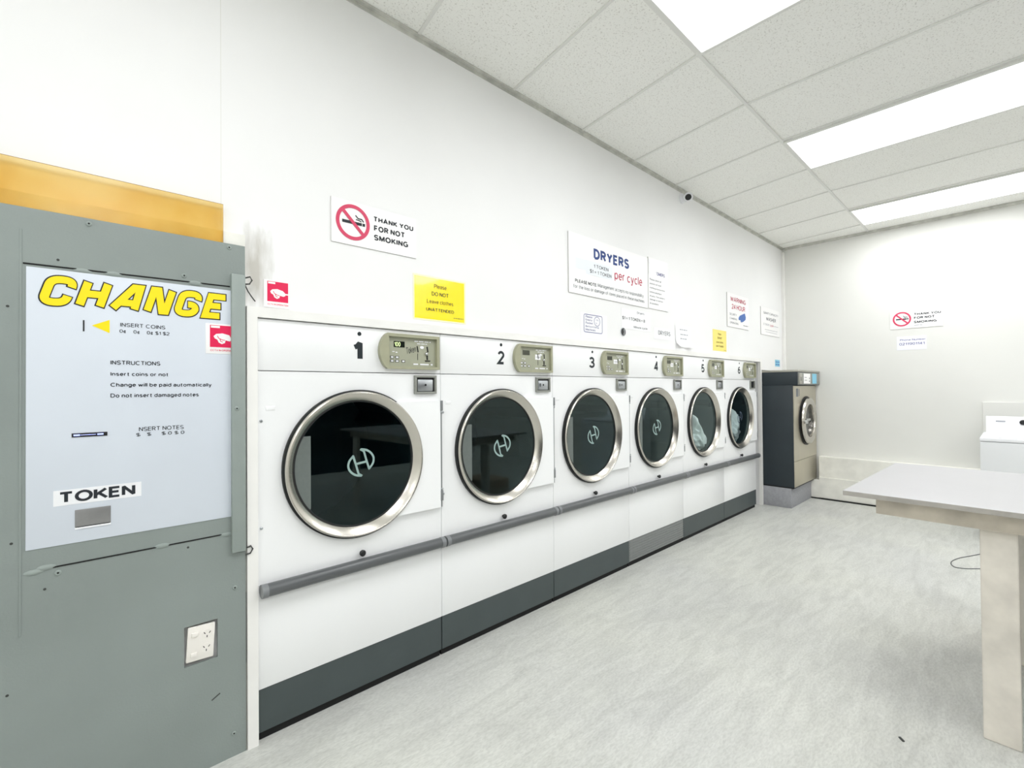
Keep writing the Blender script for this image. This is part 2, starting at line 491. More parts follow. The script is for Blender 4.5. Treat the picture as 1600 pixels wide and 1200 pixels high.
# ---- lettering: a plain sans drawn as strokes (centre lines in a cell of height 1, width w)
def _arc(cx, cy, rx, ry, a0, a1, n=9):
    return [(cx + rx * math.cos(math.radians(a0 + (a1 - a0) * k / n)), cy + ry * math.sin(math.radians(a0 + (a1 - a0) * k / n))) for k in range(n + 1)]
_O = lambda cx, cy, rx, ry: [_arc(cx, cy, rx, ry, 90, 450, 20)]
X_ = 0.70      # x-height
def _glyphs():
    g = {}
    a = _arc
    g['A'] = (.66, [[(0, 0), (.33, 1), (.66, 0)], [(.11, .3), (.55, .3)]])
    g['B'] = (.52, [[(0, 0), (0, 1), (.28, 1)] + a(.28, .76, .20, .24, 90, -90) + [(0, .52)], [(.28, .52)] + a(.28, .26, .24, .26, 90, -90) + [(0, 0)]])
    g['C'] = (.62, [a(.34, .5, .34, .5, 48, 312, 16)])
    g['D'] = (.58, [[(0, 0), (0, 1), (.22, 1)] + a(.22, .5, .36, .5, 90, -90, 14) + [(0, 0)]])
    g['E'] = (.46, [[(.46, 1), (0, 1), (0, 0), (.46, 0)], [(0, .52), (.42, .52)]])
    g['F'] = (.44, [[(.44, 1), (0, 1), (0, 0)], [(0, .5), (.40, .5)]])
    g['G'] = (.64, [a(.34, .5, .34, .5, 48, 300, 16) + [(.64, .12), (.64, .46), (.38, .46)]])
    g['H'] = (.54, [[(0, 0), (0, 1)], [(.54, 0), (.54, 1)], [(0, .52), (.54, .52)]])
    g['I'] = (0, [[(0, 0), (0, 1)]])
    g['J'] = (.36, [[(.36, 1), (.36, .25)] + a(.18, .25, .18, .25, 0, -170)])
    g['K'] = (.54, [[(0, 0), (0, 1)], [(.52, 1), (0, .38)], [(.18, .56), (.56, 0)]])
    g['L'] = (.42, [[(0, 1), (0, 0), (.42, 0)]])
    g['M'] = (.68, [[(0, 0), (0, 1), (.34, .12), (.68, 1), (.68, 0)]])
    g['N'] = (.54, [[(0, 0), (0, 1), (.54, 0), (.54, 1)]])
    g['O'] = (.70, _O(.35, .5, .35, .5))
    g['P'] = (.50, [[(0, 0), (0, 1), (.25, 1)] + a(.25, .73, .25, .27, 90, -90) + [(0, .46)]])
    g['Q'] = (.70, _O(.35, .5, .35, .5) + [[(.42, .22), (.68, -.04)]])
    g['R'] = (.52, [[(0, 0), (0, 1), (.27, 1)] + a(.27, .75, .24, .25, 90, -90) + [(0, .5)], [(.27, .5), (.53, 0)]])
    g['S'] = (.52, [a(.26, .75, .25, .25, 25, 270, 12) + a(.26, .25, .26, .25, 90, -155, 12)])
    g['T'] = (.56, [[(0, 1), (.56, 1)], [(.28, 1), (.28, 0)]])
    g['U'] = (.54, [[(0, 1), (0, .28)] + a(.27, .28, .27, .28, 180, 360, 12) + [(.54, 1)]])
    g['V'] = (.62, [[(0, 1), (.31, 0), (.62, 1)]])
    g['W'] = (.90, [[(0, 1), (.22, 0), (.45, .95), (.68, 0), (.90, 1)]])
    g['X'] = (.58, [[(0, 1), (.58, 0)], [(.58, 1), (0, 0)]])
    g['Y'] = (.58, [[(0, 1), (.29, .46), (.58, 1)], [(.29, .46), (.29, 0)]])
    g['Z'] = (.54, [[(0, 1), (.54, 1), (0, 0), (.54, 0)]])
    g['0'] = (.48, _O(.24, .5, .24, .5))
    g['1'] = (.24, [[(0, .72), (.12, .78), (.24, 1), (.24, 0)]])
    g['2'] = (.48, [a(.24, .74, .23, .26, 165, -25, 10) + [(0, 0), (.48, 0)]])
    g['3'] = (.48, [a(.23, .76, .21, .24, 160, -90, 10) + [(.16, .52)], a(.23, .26, .25, .26, 90, -160, 12)])
    g['4'] = (.50, [[(.36, 0), (.36, 1), (0, .27), (.50, .27)]])
    g['5'] = (.48, [[(.44, 1), (.08, 1), (.04, .5)] + a(.23, .30, .25, .30, 110, -150, 12)])
    g['6'] = (.48, [[(.40, 1)] + a(.34, .36, .34, .64, 115, 180, 6) + a(.24, .30, .24, .30, 180, 540, 18)])
    g['7'] = (.46, [[(0, 1), (.46, 1), (.14, 0)]])
    g['8'] = (.48, _O(.24, .76, .21, .24) + _O(.24, .26, .24, .26))
    g['9'] = (.48, [[(.08, 0)] + a(.14, .64, .34, .64, -65, 0, 6) + a(.24, .70, .24, .30, 0, 360, 18)])
    g['$'] = (.48, g['S'][1] + [[(.26, 1.1), (.26, -.1)]])
    g['\u00a2'] = (.36, [a(.20, .36, .20, .34, 45, 315, 12), [(.22, .85), (.22, -.12)]])
    g['='] = (.42, [[(0, .62), (.42, .62)], [(0, .34), (.42, .34)]])
    g[':'] = (0, [[(0, .02), (0, .14)], [(0, .56), (0, .68)]])
    g['.'] = (0, [[(0, .02), (0, .14)]])
    g['&'] = (.60, [[(.60, 0), (.14, .62)] + a(.27, .80, .17, .20, 200, -30, 10) + [(.06, .36)] + a(.24, .22, .24, .22, 140, 320, 10) + [(.58, .45)]])
    x = X_
    g['a'] = (.40, [a(.20, .50, .20, .20, 155, 0, 8) + [(.40, 0)], a(.20, .19, .20, .19, 60, 330, 10) + [(.40, .15)]])
    g['b'] = (.42, [[(0, 1), (0, 0)]] + _O(.21, .35, .21, .35))
    g['c'] = (.38, [a(.22, .35, .22, .35, 48, 312, 12)])
    g['d'] = (.42, [[(.42, 1), (.42, 0)]] + _O(.21, .35, .21, .35))
    g['e'] = (.42, [[(.02, .36), (.42, .36)] + a(.21, .35, .21, .35, 5, 315, 14)])
    g['f'] = (.28, [[(.28, 1)] + a(.22, .82, .12, .18, 90, 180, 5) + [(.10, 0)], [(0, x), (.26, x)]])
    g['g'] = (.42, _O(.21, .35, .21, .35) + [[(.42, x), (.42, -.08)] + a(.21, -.06, .21, .22, 0, -150, 8)])
    g['h'] = (.38, [[(0, 1), (0, 0)], [(0, .44)] + a(.19, .48, .19, .22, 170, 0, 8) + [(.38, 0)]])
    g['i'] = (0, [[(0, x), (0, 0)], [(0, .90), (0, 1.02)]])
    g['j'] = (.10, [[(.10, x), (.10, -.12), (0, -.24)], [(.10, .90), (.10, 1.02)]])
    g['k'] = (.38, [[(0, 1), (0, 0)], [(.36, x), (0, .26)], [(.13, .38), (.40, 0)]])
    g['l'] = (0, [[(0, 1), (0, 0)]])
    g['m'] = (.66, [[(0, x), (0, 0)], [(0, .44)] + a(.165, .50, .165, .20, 170, 0, 8) + [(.33, 0)], [(.33, .46)] + a(.495, .50, .165, .20, 170, 0, 8) + [(.66, 0)]])
    g['n'] = (.38, [[(0, x), (0, 0)], [(0, .44)] + a(.19, .48, .19, .22, 170, 0, 8) + [(.38, 0)]])
    g['o'] = (.44, _O(.22, .35, .22, .35))
    g['p'] = (.42, [[(0, x), (0, -.28)]] + _O(.21, .35, .21, .35))
    g['q'] = (.42, [[(.42, x), (.42, -.28)]] + _O(.21, .35, .21, .35))
    g['r'] = (.24, [[(0, x), (0, 0)], [(0, .42)] + a(.20, .44, .20, .26, 170, 80, 5)])
    g['s'] = (.36, [a(.18, .53, .17, .17, 30, 270, 9) + a(.18, .18, .18, .18, 90, -150, 9)])
    g['t'] = (.26, [[(.10, .92), (.10, .16)] + a(.22, .14, .12, .14, 180, 280, 5), [(0, x), (.25, x)]])
    g['u'] = (.38, [[(0, x), (0, .22)] + a(.19, .22, .19, .22, 180, 350, 8), [(.38, x), (.38, 0)]])
    g['v'] = (.42, [[(0, x), (.21, 0), (.42, x)]])
    g['w'] = (.64, [[(0, x), (.16, 0), (.32, .64), (.48, 0), (.64, x)]])
    g['x'] = (.40, [[(0, x), (.40, 0)], [(.40, x), (0, 0)]])
    g['y'] = (.42, [[(0, x), (.22, .02)], [(.42, x), (.16, -.28), (.02, -.28)]])
    g['z'] = (.38, [[(0, x), (.38, x), (0, 0), (.38, 0)]])
    # squared-off racing letters of the machine title
    def sq(pts, r=.27):
        out = []
        for k, p in enumerate(pts):
            if k in (0, len(pts) - 1): out.append(p); continue
            p0, p1 = Vector(pts[k - 1]), Vector(pts[k + 1]); q = Vector(p)
            u, v = (p0 - q).normalized() * r, (p1 - q).normalized() * r
            for t in (0, .12, .25, .37, .5, .63, .75, .88, 1): 
                w_ = (q + u) * (1 - t) ** 2 + q * 2 * t * (1 - t) + (q + v) * t * t
                out.append((w_.x, w_.y))
        return out
    g['\x01'] = (.60, [sq([(.60, .70), (.60, 1), (0, 1), (0, 0), (.58, 0), (.58, .31)])])
    g['\x02'] = (.56, [[(0, -.02), (0, 1.02)], [(.56, -.02), (.56, 1.02)], [(0, .5), (.56, .5)]])
    g['\x03'] = (.66, [[(0, -.03), (.42, 1), (.60, 1), (.64, -.03)], [(.15, .25), (.60, .25)]])
    g['\x04'] = (.58, [[(0, -.03), (0, 1), (.14, 1), (.46, 0), (.58, 0), (.58, 1.03)]])
    g['\x05'] = (.60, [sq([(.58, .72), (.58, 1), (0, 1), (0, 0), (.58, 0), (.58, .46), (.28, .46)])])
    g['\x06'] = (.52, [[(.54, 1), (0, 1), (0, 0), (.54, 0)], [(0, .51), (.46, .51)]])
    return g
_GL = _glyphs()
def _ribbon(pts, w, ext, vs, fs, dep=0.0):
    """one stroke: smooth runs as mitred ribbons, sharp corners as butted runs with a mitre piece, each on its own hair-thin layer"""
    P = []
    for p in pts:
        p = Vector(p)
        if not P or (p - P[-1]).length > 1e-5: P.append(p)
    if len(P) < 2: return dep
    closed = (P[0] - P[-1]).length < 1e-4
    if not closed and ext:
        P[0] = P[0] + (P[0] - P[1]).normalized() * ext; P[-1] = P[-1] + (P[-1] - P[-2]).normalized() * ext
    runs, cur = [], [P[0]]
    for k in range(1, len(P)):
        cur.append(P[k])
        if k < len(P) - 1:
            d0 = (P[k] - P[k - 1]).normalized(); d1 = (P[k + 1] - P[k]).normalized()
            if d0.dot(d1) < 0.72:
                runs.append(cur); cur = [P[k]]
                dep -= 0.00003      # mitre piece
                sgn = -1 if d0.x * d1.y - d0.y * d1.x > 0 else 1
                n0, n1 = Vector((-d0.y, d0.x)) * sgn * w / 2, Vector((-d1.y, d1.x)) * sgn * w / 2
                m = (n0 + n1)
                q = [P[k], P[k] + n0]
                if m.length > 1e-4:
                    c = m.normalized().dot(n0.normalized())
                    if c > 0.34: q.append(P[k] + m.normalized() * (w / 2 / c))
                q.append(P[k] + n1)
                i0 = len(vs)
                for v in q: vs.append((v.x, v.y, dep))
                fs.append(tuple(range(i0, i0 + len(q))))
    runs.append(cur)
    for run in runs:
        dep -= 0.00003
        n = len(run); i0 = len(vs); loop = closed and len(runs) == 1
        if loop: run = run[:-1]; n -= 1
        for k in range(n):
            d0 = (run[k] - run[k - 1]).normalized() if (k or loop) else None
            d1 = (run[(k + 1) % n] - run[k]).normalized() if (k < n - 1 or loop) else None
            d0 = d0 or d1; d1 = d1 or d0
            n0, n1 = Vector((-d0.y, d0.x)), Vector((-d1.y, d1.x))
            m = (n0 + n1).normalized()
            f = w / 2 / max(0.5, m.dot(n0))
            vs.append((run[k].x + m.x * f, run[k].y + m.y * f, dep)); vs.append((run[k].x - m.x * f, run[k].y - m.y * f, dep))
        for k in range(n if loop else n - 1):
            a, b = i0 + 2 * k, i0 + 2 * ((k + 1) % n)
            fs.append((a, b, b + 1, a + 1))
    return dep
_tcache = {}
def text_shape(body, bold, shear, spacing, ext=0.0):
    key = (body, bold, shear, spacing, ext)
    if key not in _tcache:
        sw = 0.125 + 2.9 * bold
        base = sw - 2 * ext
        vs, fs = [], []
        x = 0.0
        for ch in body:
            if ch == ' ': x += 0.30; continue
            w, st = _GL[ch]; dep = 0.0
            for si, s in enumerate(st):
                q = [(x + base / 2 + px * (1.12 if .15 < base < .21 else 1.0), base / 2 + py * (1 - base)) for px, py in s]
                if shear: q = [(px + shear * py, py) for px, py in q]
                dep = _ribbon(q, sw, ext, vs, fs, dep)
            x += w * (1.12 if .15 < base < .21 else 1.0) + base + 0.13 * spacing
        _tcache[key] = (vs, fs)
    return _tcache[key]

def write(bm, body, x0, x1, z0, z1, y, bold=0.0, shear=0.0, spacing=0.75, mi=0, angle=0.0, ext=0.0):
    """flat letters filling the box x0..x1, z0..z1 on the plane y (facing -y)"""
    vs, fs = text_shape(body, bold, shear, spacing, ext)
    ax = min(v[0] for v in vs); bx_ = max(v[0] for v in vs); az = min(v[1] for v in vs); bz = max(v[1] for v in vs)
    ca, sa = math.cos(angle), math.sin(angle)
    mx, mz = (x0 + x1) / 2, (z0 + z1) / 2
    nv = []
    for v in vs:
        X = x0 + (v[0] - ax) / max(1e-9, bx_ - ax) * (x1 - x0); Z = z0 + (v[1] - az) / max(1e-9, bz - az) * (z1 - z0)
        dx, dz = X - mx, Z - mz
        nv.append(bm.verts.new((mx + ca * dx - sa * dz, y + v[2], mz + sa * dx + ca * dz)))
    for f in fs:
        try: bm.faces.new([nv[k] for k in f]).material_index = mi
        except ValueError: pass

def bar(bm, x0, x1, z0, z1, y, mi=0):
    a = [bm.verts.new(p) for p in ((x0, y, z0), (x1, y, z0), (x1, y, z1), (x0, y, z1))]
    bm.faces.new(a).material_index = mi

def scribble(bm, x0, x1, z0, z1, y, mi=0, gap=0.25, seed=0):
    """a line of writing too small to read: word-length dashes"""
    rnd = random.Random(seed)
    h = z1 - z0; x = x0
    while x < x1 - 0.3 * h:
        w = min(h * rnd.uniform(1.5, 4.0), x1 - x)
        bar(bm, x, x + w, z0 + 0.2 * h, z1 - 0.25 * h, y, mi)
        x += w + h * (0.4 + gap)

# ------------------------------------------------------------------ the room
WY = 0.02          # face of the wall behind signs
L = 5.79           # far wall
H = 2.923          # ceiling
YR = -4.6          # wall behind the photographer's right
XF = -2.7          # wall behind the photographer

bm = B(); box(bm, XF, L, YR, 0.9, -0.06, 0.0); struct(obj('floor', bm, 'floor', smooth=0))

# wall with the dryers: openings for the dryer bank and for the front loading washer
bm = B()
box(bm, XF, -0.01, WY, WY + 0.10, 0, H)
box(bm, -0.01, 4.945, WY, WY + 0.10, 1.545, H)
box(bm, 4.945, 4.972, WY, WY + 0.10, 0, H)
box(bm, 4.972, L, WY, WY + 0.10, 1.452, H)
box(bm, -0.1095, -0.1075, WY - 0.0004, WY, 1.83, H, mi=1)      # joint between two wall sheets
stroke(bm, [(-0.036, 1.655), (-0.024, 1.628), (-0.010, 1.607), (0.000, 1.594)], 0.004, WY - 0.0004, WY, 2)
struct(obj('wall_left', bm, ['wall', 'grid', 'scuff'], smooth=0))
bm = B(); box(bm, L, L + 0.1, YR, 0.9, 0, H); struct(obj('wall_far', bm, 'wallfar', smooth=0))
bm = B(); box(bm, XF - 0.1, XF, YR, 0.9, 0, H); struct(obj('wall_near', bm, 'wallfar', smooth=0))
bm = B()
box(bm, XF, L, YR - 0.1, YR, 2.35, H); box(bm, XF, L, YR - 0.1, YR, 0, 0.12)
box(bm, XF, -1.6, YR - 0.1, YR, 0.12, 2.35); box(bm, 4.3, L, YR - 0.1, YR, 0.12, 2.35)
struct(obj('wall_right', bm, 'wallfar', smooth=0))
bm = B(); box(bm, -1.6, 4.3, YR - 0.06, YR - 0.05, 0.12, 2.35)
w1 = struct(obj('added_window_1', bm, 'nglass', smooth=0))  # unseen window, added so the dryer glass reflects something dark
bm = B()
for x in (-1.6, 0.35, 2.3, 4.25): box(bm, x, x + 0.05, YR - 0.08, YR - 0.02, 0.12, 2.35)
obj('added_window_frame', bm, 'black', w1, smooth=0)
# back of the dryer recess
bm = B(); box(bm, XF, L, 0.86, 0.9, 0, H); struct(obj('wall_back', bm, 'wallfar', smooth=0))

# ceiling: mineral tiles on a white grid
bm = B(); box(bm, XF, L, YR, WY, H + 0.006, H + 0.03)
def gbar(x0, y0, x1, y1, w, dz=0.0):
    d = Vector((x1 - x0, y1 - y0, 0)).normalized(); n = Vector((-d.y, d.x, 0)) * w / 2
    a = Vector((x0, y0, 0)); b = Vector((x1, y1, 0))
    lo = [bm.verts.new((p.x, p.y, H - dz)) for p in (a + n, b + n, b - n, a - n)]
    hi = [bm.verts.new((p.x, p.y, H + 0.008)) for p in (a + n, b + n, b - n, a - n)]
    fs = [bm.faces.new(lo), bm.faces.new(hi[::-1])] + [bm.faces.new((lo[k], hi[k], hi[(k + 1) % 4], lo[(k + 1) % 4])) for k in range(4)]
    for f in fs: f.material_index = 1
RUN = (-0.825, -2.045, -3.265, -4.485)
for y in RUN: gbar(XF, y, L, y, 0.018, 0.0007)
for k in range(-7, 7):
    x = 1.79 + 0.611 * k
    if XF < x < L - 0.1:
        gbar(x, -0.825, min(x + 0.13, L - 0.01), WY, 0.016)
        for a, b in zip(RUN, RUN[1:]): gbar(x, a, x, b, 0.016)
struct(obj('ceiling', bm, ['tile', 'grid'], smooth=0))

# wall angles under the ceiling edge
bm = B(); box(bm, XF, L, WY - 0.020, WY, H - 0.003, H + 0.005); box(bm, XF, L, WY - 0.003, WY, H - 0.020, H - 0.003)
struct(obj('trim_1', bm, 'angle', smooth=0))
bm = B(); box(bm, L - 0.022, L, YR, WY - 0.03, H - 0.020, H + 0.005); struct(obj('trim_2', bm, 'angle', smooth=0))
bm = B(); box(bm, L - 0.045, L, WY - 0.03, WY, 1.46, H - 0.05, 0.004)
struct(obj('trim_3', bm, 'trim', smooth=0))

# white frame round the dryers (mitred)
bm = B()
F0, F1 = -0.012, WY - 0.0005
prism(bm, [(-0.036, 0), (-0.001, 0), (-0.001, 1.534), (-0.036, 1.570)], F0, F1)
prism(bm, [(-0.036, 1.570), (-0.001, 1.534), (4.936, 1.534), (4.970, 1.570)], F0, F1)
prism(bm, [(4.936, 0), (4.970, 0), (4.970, 1.570), (4.936, 1.534)], F0, F1)
struct(obj('trim_4', bm, 'trim', smooth=0))

# stepped boxed skirting on the far wall
bm = B()
box(bm, 5.705, L, -1.66, -0.350, 0.245, 0.475, 0.004)
box(bm, 5.690, L, -1.66, -0.352, 0.012, 0.245, 0.004)
box(bm, 5.690, L, -0.353, -0.1, 0.012, 0.212)
struct(obj('baseboard_far', bm, 'grime', smooth=0))
bm = B(); box(bm, 5.675, L, -1.66, 0.0, 0.0, 0.012); struct(obj('trim_5', bm, 'dark', smooth=0))

# fluorescent troffers
def troffer(x0, x1, y0, y1, label):
    t = thing('ceiling_light', label, 'ceiling light', ((x0 + x1) / 2, (y0 + y1) / 2, H), 0, 'recessed fluorescent ceiling lights')
    a, b = (x1 - x0) / 2, (y1 - y0) / 2
    bm = B()
    for q in ((-a, a, -b, -b + 0.018), (-a, a, b - 0.018, b), (-a, -a + 0.018, -b + 0.018, b - 0.018), (a - 0.018, a, -b + 0.018, b - 0.018)):
        box(bm, q[0], q[1], q[2], q[3], -0.010, 0.004)
    obj('frame', bm, 'grid', t, smooth=0)
    bx('diffuser', -a + 0.018, a - 0.018, -b + 0.018, b - 0.018, -0.006, 0.004, 'lamp', t)
    ld = bpy.data.lights.new('tube_light', 'AREA'); ld.shape = 'RECTANGLE'; ld.size = 2 * a - 0.06; ld.size_y = 2 * b - 0.06
    ld.energy = LAMP_WATTS; ld.spread = math.radians(174); ld.color = (0.975, 0.985, 1.0)
    lo = bpy.data.objects.new('tube_light', ld); COL.objects.link(lo); lo.parent = t; lo.location = (0, 0, -0.0075)
for x0, lab in ((1.205, 'bright recessed ceiling light at the top edge, nearest of the three to the viewer'),
                (3.035, 'long bright ceiling light in the middle of the three'),
                (4.885, 'bright ceiling light closest to the far wall'),
                (-0.62, 'recessed ceiling light above the viewer, outside the photo')):
    troffer(x0, x0 + 0.585, -2.04, -0.83, lab)
troffer(-2.45, -1.865, -2.04, -0.83, 'added fill light behind the viewer, unseen, shaped as a ceiling light')  # unseen lamp, added for more even fill light
for x0 in (-2.45, -0.62, 1.205, 3.035, 4.885):  # unseen second row, added to brighten the dryer fronts and floor
    troffer(x0, x0 + 0.585, -4.48, -3.27, 'added fill light in an unseen second row, shaped as a ceiling light')

# ------------------------------------------------------------------ change machine in its grey steel panel
t = thing('change_machine', 'grey steel change machine panel reading CHANGE, beside the dryers', 'change machine', (-0.5, 0.0, 0))
OX = 0.5
def mb(name, x0, x1, y0, y1, z0, z1, m, parent, bev=0.0): return bx(name, x0 + OX, x1 + OX, y0, y1, z0, z1, m, parent, bev)
bm = B()
# the sheet with a square cut-out for the power outlet
PX0, PX1, PZ1 = -1.05, -0.040, 1.782
ox0, ox1, oz0, oz1 = -0.222, -0.127, 0.362, 0.492
for q in ((PX0, ox0, 0, PZ1), (ox1, PX1, 0, PZ1), (ox0, ox1, 0, oz0), (ox0, ox1, oz1, PZ1)):
    box(bm, q[0] + OX, q[1] + OX, -0.006, 0.0, q[2], q[3])
obj('panel', bm, 'gpaint', t, smooth=0)
bm = B(); box(bm, PX0 + OX, -0.036 + OX, 0.006, 0.0195, 0, 0.3); box(bm, PX0 + OX, -0.036 + OX, 0.006, 0.0195, 0.55, 1.826)
o = obj('backing_board', bm, 'grime', t, smooth=0); o['label'] = 'white backing board showing above the grey panel'
bm = B(); box(bm, -0.599 + OX, -0.594 + OX, -0.0075, -0.006, 0.6, 1.72, 0.0006)
obj('panel_seam', bm, 'gpaint', t, smooth=0)
fp = bx('face_plate', -0.586 + OX, -0.084 + OX, -0.0085, -0.006, 0.831, 1.618, 'facepl', t, 0.001)
fp['label'] = 'pale blue-grey face plate'
bm = B()
tube(bm, [(-0.592 + OX, -0.0065, 1.626), (-0.34 + OX, -0.0065, 1.629), (-0.088 + OX, -0.0065, 1.632)], 0.0022, 6)
obj('door_gap', bm, 'dark', t); bm = B()
tube(bm, [(-0.545 + OX, -0.0065, 0.772), (-0.08 + OX, -0.0065, 0.774)], 0.0022, 6)
obj('door_gap', bm, 'dark', t)
for x, z in ((-0.47, 1.624), (-0.40, 1.626), (-0.19, 1.629), (-0.57, 0.768), (-0.545, 0.775), (-0.28, 0.774), (-0.10, 0.772)):
    bm = B(); r = bmesh.ops.create_uvsphere(bm, u_segments=10, v_segments=6, radius=1)      # lump of paint filling the gap
    for v in r['verts']: v.co = Vector((x + OX + v.co.x * 0.022, -0.006 + v.co.y * 0.004, z + v.co.z * 0.008))
    obj('paint_lump', bm, 'gpaint2', t)
bm = B(); box(bm, -0.086 + OX, -0.042 + OX, -0.022, -0.006, 0.706, 1.676, 0.003)
o = obj('locking_bar', bm, 'gpaint2', t); o['label'] = 'grey vertical locking bar over the plate edge'
for z in (1.668, 0.712):
    bm = B(); tube(bm, [(-0.042 + OX, -0.012, z), (-0.026 + OX, -0.016, z + 0.006), (-0.020 + OX, -0.016, z - 0.006), (-0.028 + OX, -0.016, z - 0.02), (-0.042 + OX, -0.012, z - 0.022)], 0.0028, 8)
    obj('hasp', bm, 'scuff', t)
for x, z, yy in ((-0.456, 1.766, -.006), (-0.09, 1.768, -.006), (-0.221, 1.649, -.006), (-0.071, 1.206, -.022), (-0.521, 0.754, -.006), (-0.075, 0.582, -.006), (-0.079, 0.08, -.006)):
    bm = B(); lathe(bm, [(0.0075, 0), (0.0075, -0.002), (0.005, -0.0035), (0.002, -0.0035)], (x + OX, yy, z), 'y', 14, 0); disc(bm, x + OX, z, 0.0026, yy - 0.0038, yy - 0.002, 10, 1)
    obj('screw', bm, ['gpaint2', 'dark'], t)
for x, z in ((-0.522, 1.647), (-0.621, 1.503), (-0.613, 0.857), (-0.211, 0.753), (-0.548, 0.715), (-0.62, 0.45)):
    bm = B(); disc(bm, x + OX, z, 0.0035, -0.0066, -0.006, 10); obj('screw_hole', bm, 'scuff', t)
bm = B(); stroke(bm, [(-0.145 + OX, 0.222), (-0.12 + OX, 0.236)], 0.004, -0.0065, -0.006)
obj('scuff_mark', bm, 'scuff', t)
YF = -0.0085
TITLE = '\x01\x02\x03\x04\x05\x06'     # C H A N G E in the racing letters
bm = B(); write(bm, TITLE, -0.5625 + OX, -0.0985 + OX, 1.511, 1.604, YF - 0.0006, 0.062, 0.30, 1.1, ext=0.035)
obj('title_outline', bm, 'ink', fp, smooth=0)
bm = B(); write(bm, TITLE, -0.559 + OX, -0.102 + OX, 1.5145, 1.6005, YF - 0.0015, 0.0379, 0.30, 1.1)
o = obj('title_lettering', bm, 'chyellow', fp); o['label'] = 'yellow italic CHANGE lettering'
bm = B(); prism(bm, [(-0.449 + OX, 1.465), (-0.409 + OX, 1.485), (-0.409 + OX, 1.445)], YF - 0.0008, YF)
o = obj('arrow', bm, 'chyellow', fp); o['label'] = 'yellow arrow pointing at the coin slot'
bm = B()
for body, x0, x1, z0, z1, bo in (('INSERT COINS', -0.384, -0.272, 1.467, 1.479, 0.0), ('0¢    0¢    0¢ $1 $2', -0.386, -0.261, 1.4475, 1.459, 0.0),
        ('INSTRUCTIONS', -0.407, -0.285, 1.350, 1.363, 0.012), ('Insert coins or not', -0.407, -0.265, 1.316, 1.327, 0.012),
        ('Change will be paid automatically', -0.407, -0.144, 1.280, 1.295, 0.012), ('Do not insert damaged notes', -0.407, -0.181, 1.247, 1.2625, 0.012),
        ('NSERT NOTES', -0.339, -0.223, 1.144, 1.157, 0.0), ('$   $     $ 0 $ 0', -0.346, -0.221, 1.128, 1.139, 0.0)):
    write(bm, body, x0 + OX, x1 + OX, z0, z1, YF - 0.0006, bo)
obj('lettering', bm, 'ink', fp)
mb('coin_slot', -0.469, -0.4655, -0.0095, YF, 1.446, 1.479, 'black', fp)
bm = B(); box(bm, -0.493 + OX, -0.414 + OX, -0.0105, YF, 1.1365, 1.148, 0.0005)
ns = obj('note_slot', bm, 'black', fp)
bm = B()
for x in (-0.482, -0.43): box(bm, x - 0.007 + OX, x + 0.007 + OX, -0.0112, -0.0104, 1.140, 1.1445, 0.0004)
box(bm, -0.474 + OX, -0.44 + OX, -0.0108, -0.0104, 1.1415, 1.143)
obj('slot_light', bm, 'bluelight', ns)
tk = mb('token_label', -0.531, -0.333, -0.0092, YF, 0.943, 0.987, 'facetag', fp)
bm = B(); write(bm, 'TOKEN', -0.517 + OX, -0.348 + OX, 0.949, 0.982, -0.0098, 0.028, spacing=0.3)
obj('lettering', bm, 'ink', tk)
bm = B(); box(bm, -0.486 + OX, -0.406 + OX, -0.0105, YF, 0.873, 0.9255, 0.001); 
pc = obj('payout_cup', bm, 'cup', fp); pc['label'] = 'grey token payout flap'
bm = B(); box(bm, -0.486 + OX, -0.406 + OX, -0.0112, YF, 0.8695, 0.8745); obj('lip', bm, 'wwhite', pc)
bm = B(); box(bm, -0.484 + OX, -0.408 + OX, -0.0113, -0.0104, 0.8745, 0.8765); obj('gap', bm, 'dark', pc)
def cctv_art(parent, x0, x1, z0, z1, y, off, cut=None):
    """red sticker: camera drawing in white over CCTV IN OPERATION"""
    w, h = x1 - x0, z1 - z0
    X = lambda u: x0 + u * w + off
    Z = lambda v: z0 + v * h
    c = 1.0 if cut is None else cut
    bm = B(); bar(bm, X(0.13), X(min(0.95, c)), Z(0.22), Z(0.95), y - 0.0005)
    obj('red_field', bm, 'cctvred', parent, smooth=0)
    bm = B()
    pts = [(0.24, 0.58), (0.32, 0.66), (0.52, 0.69), (0.74, 0.64), (0.84, 0.55), (0.84, 0.47), (0.76, 0.43), (0.62, 0.46), (0.60, 0.37), (0.50, 0.33), (0.40, 0.38), (0.36, 0.47), (0.28, 0.51)]
    if cut: pts = [p if p[0] < c else (c, p[1]) for p in pts]
    bm.faces.new([bm.verts.new((X(u), y - 0.0009, Z(v))) for u, v in pts])
    if not cut: bar(bm, X(0.84), X(0.95), Z(0.50), Z(0.55), y - 0.0009)
    bar(bm, X(0.16), X(0.44), Z(0.86), Z(0.93), y - 0.0009)
    obj('camera_symbol', bm, 'board', parent, smooth=0)
    bm = B()
    stroke(bm, [(X(0.36), Z(0.60)), (X(0.40), Z(0.52)), (X(0.52), Z(0.47)), (X(0.60), Z(0.46))], 0.0022, y - 0.0014, y - 0.001)
    stroke(bm, [(X(0.44), Z(0.50)), (X(0.46), Z(0.42)), (X(0.53), Z(0.40))], 0.0022, y - 0.0014, y - 0.001)
    write(bm, 'CCTV IN OPERA' if cut else 'CCTV IN OPERATION', X(0.14), X(min(0.95, c)), Z(0.08), Z(0.155), y - 0.0006, 0.01)
    obj('lettering', bm, 'cctvred', parent, smooth=0)
cs = mb('camera_sticker', -0.161, -0.0865, -0.0095, YF, 1.395, 1.498, 'board', fp, 0.0004)
cs['label'] = 'red camera sticker half covered by the locking bar'
cctv_art(cs, -0.161, -0.066, 1.395, 1.498, -0.0095, OX, 0.79)

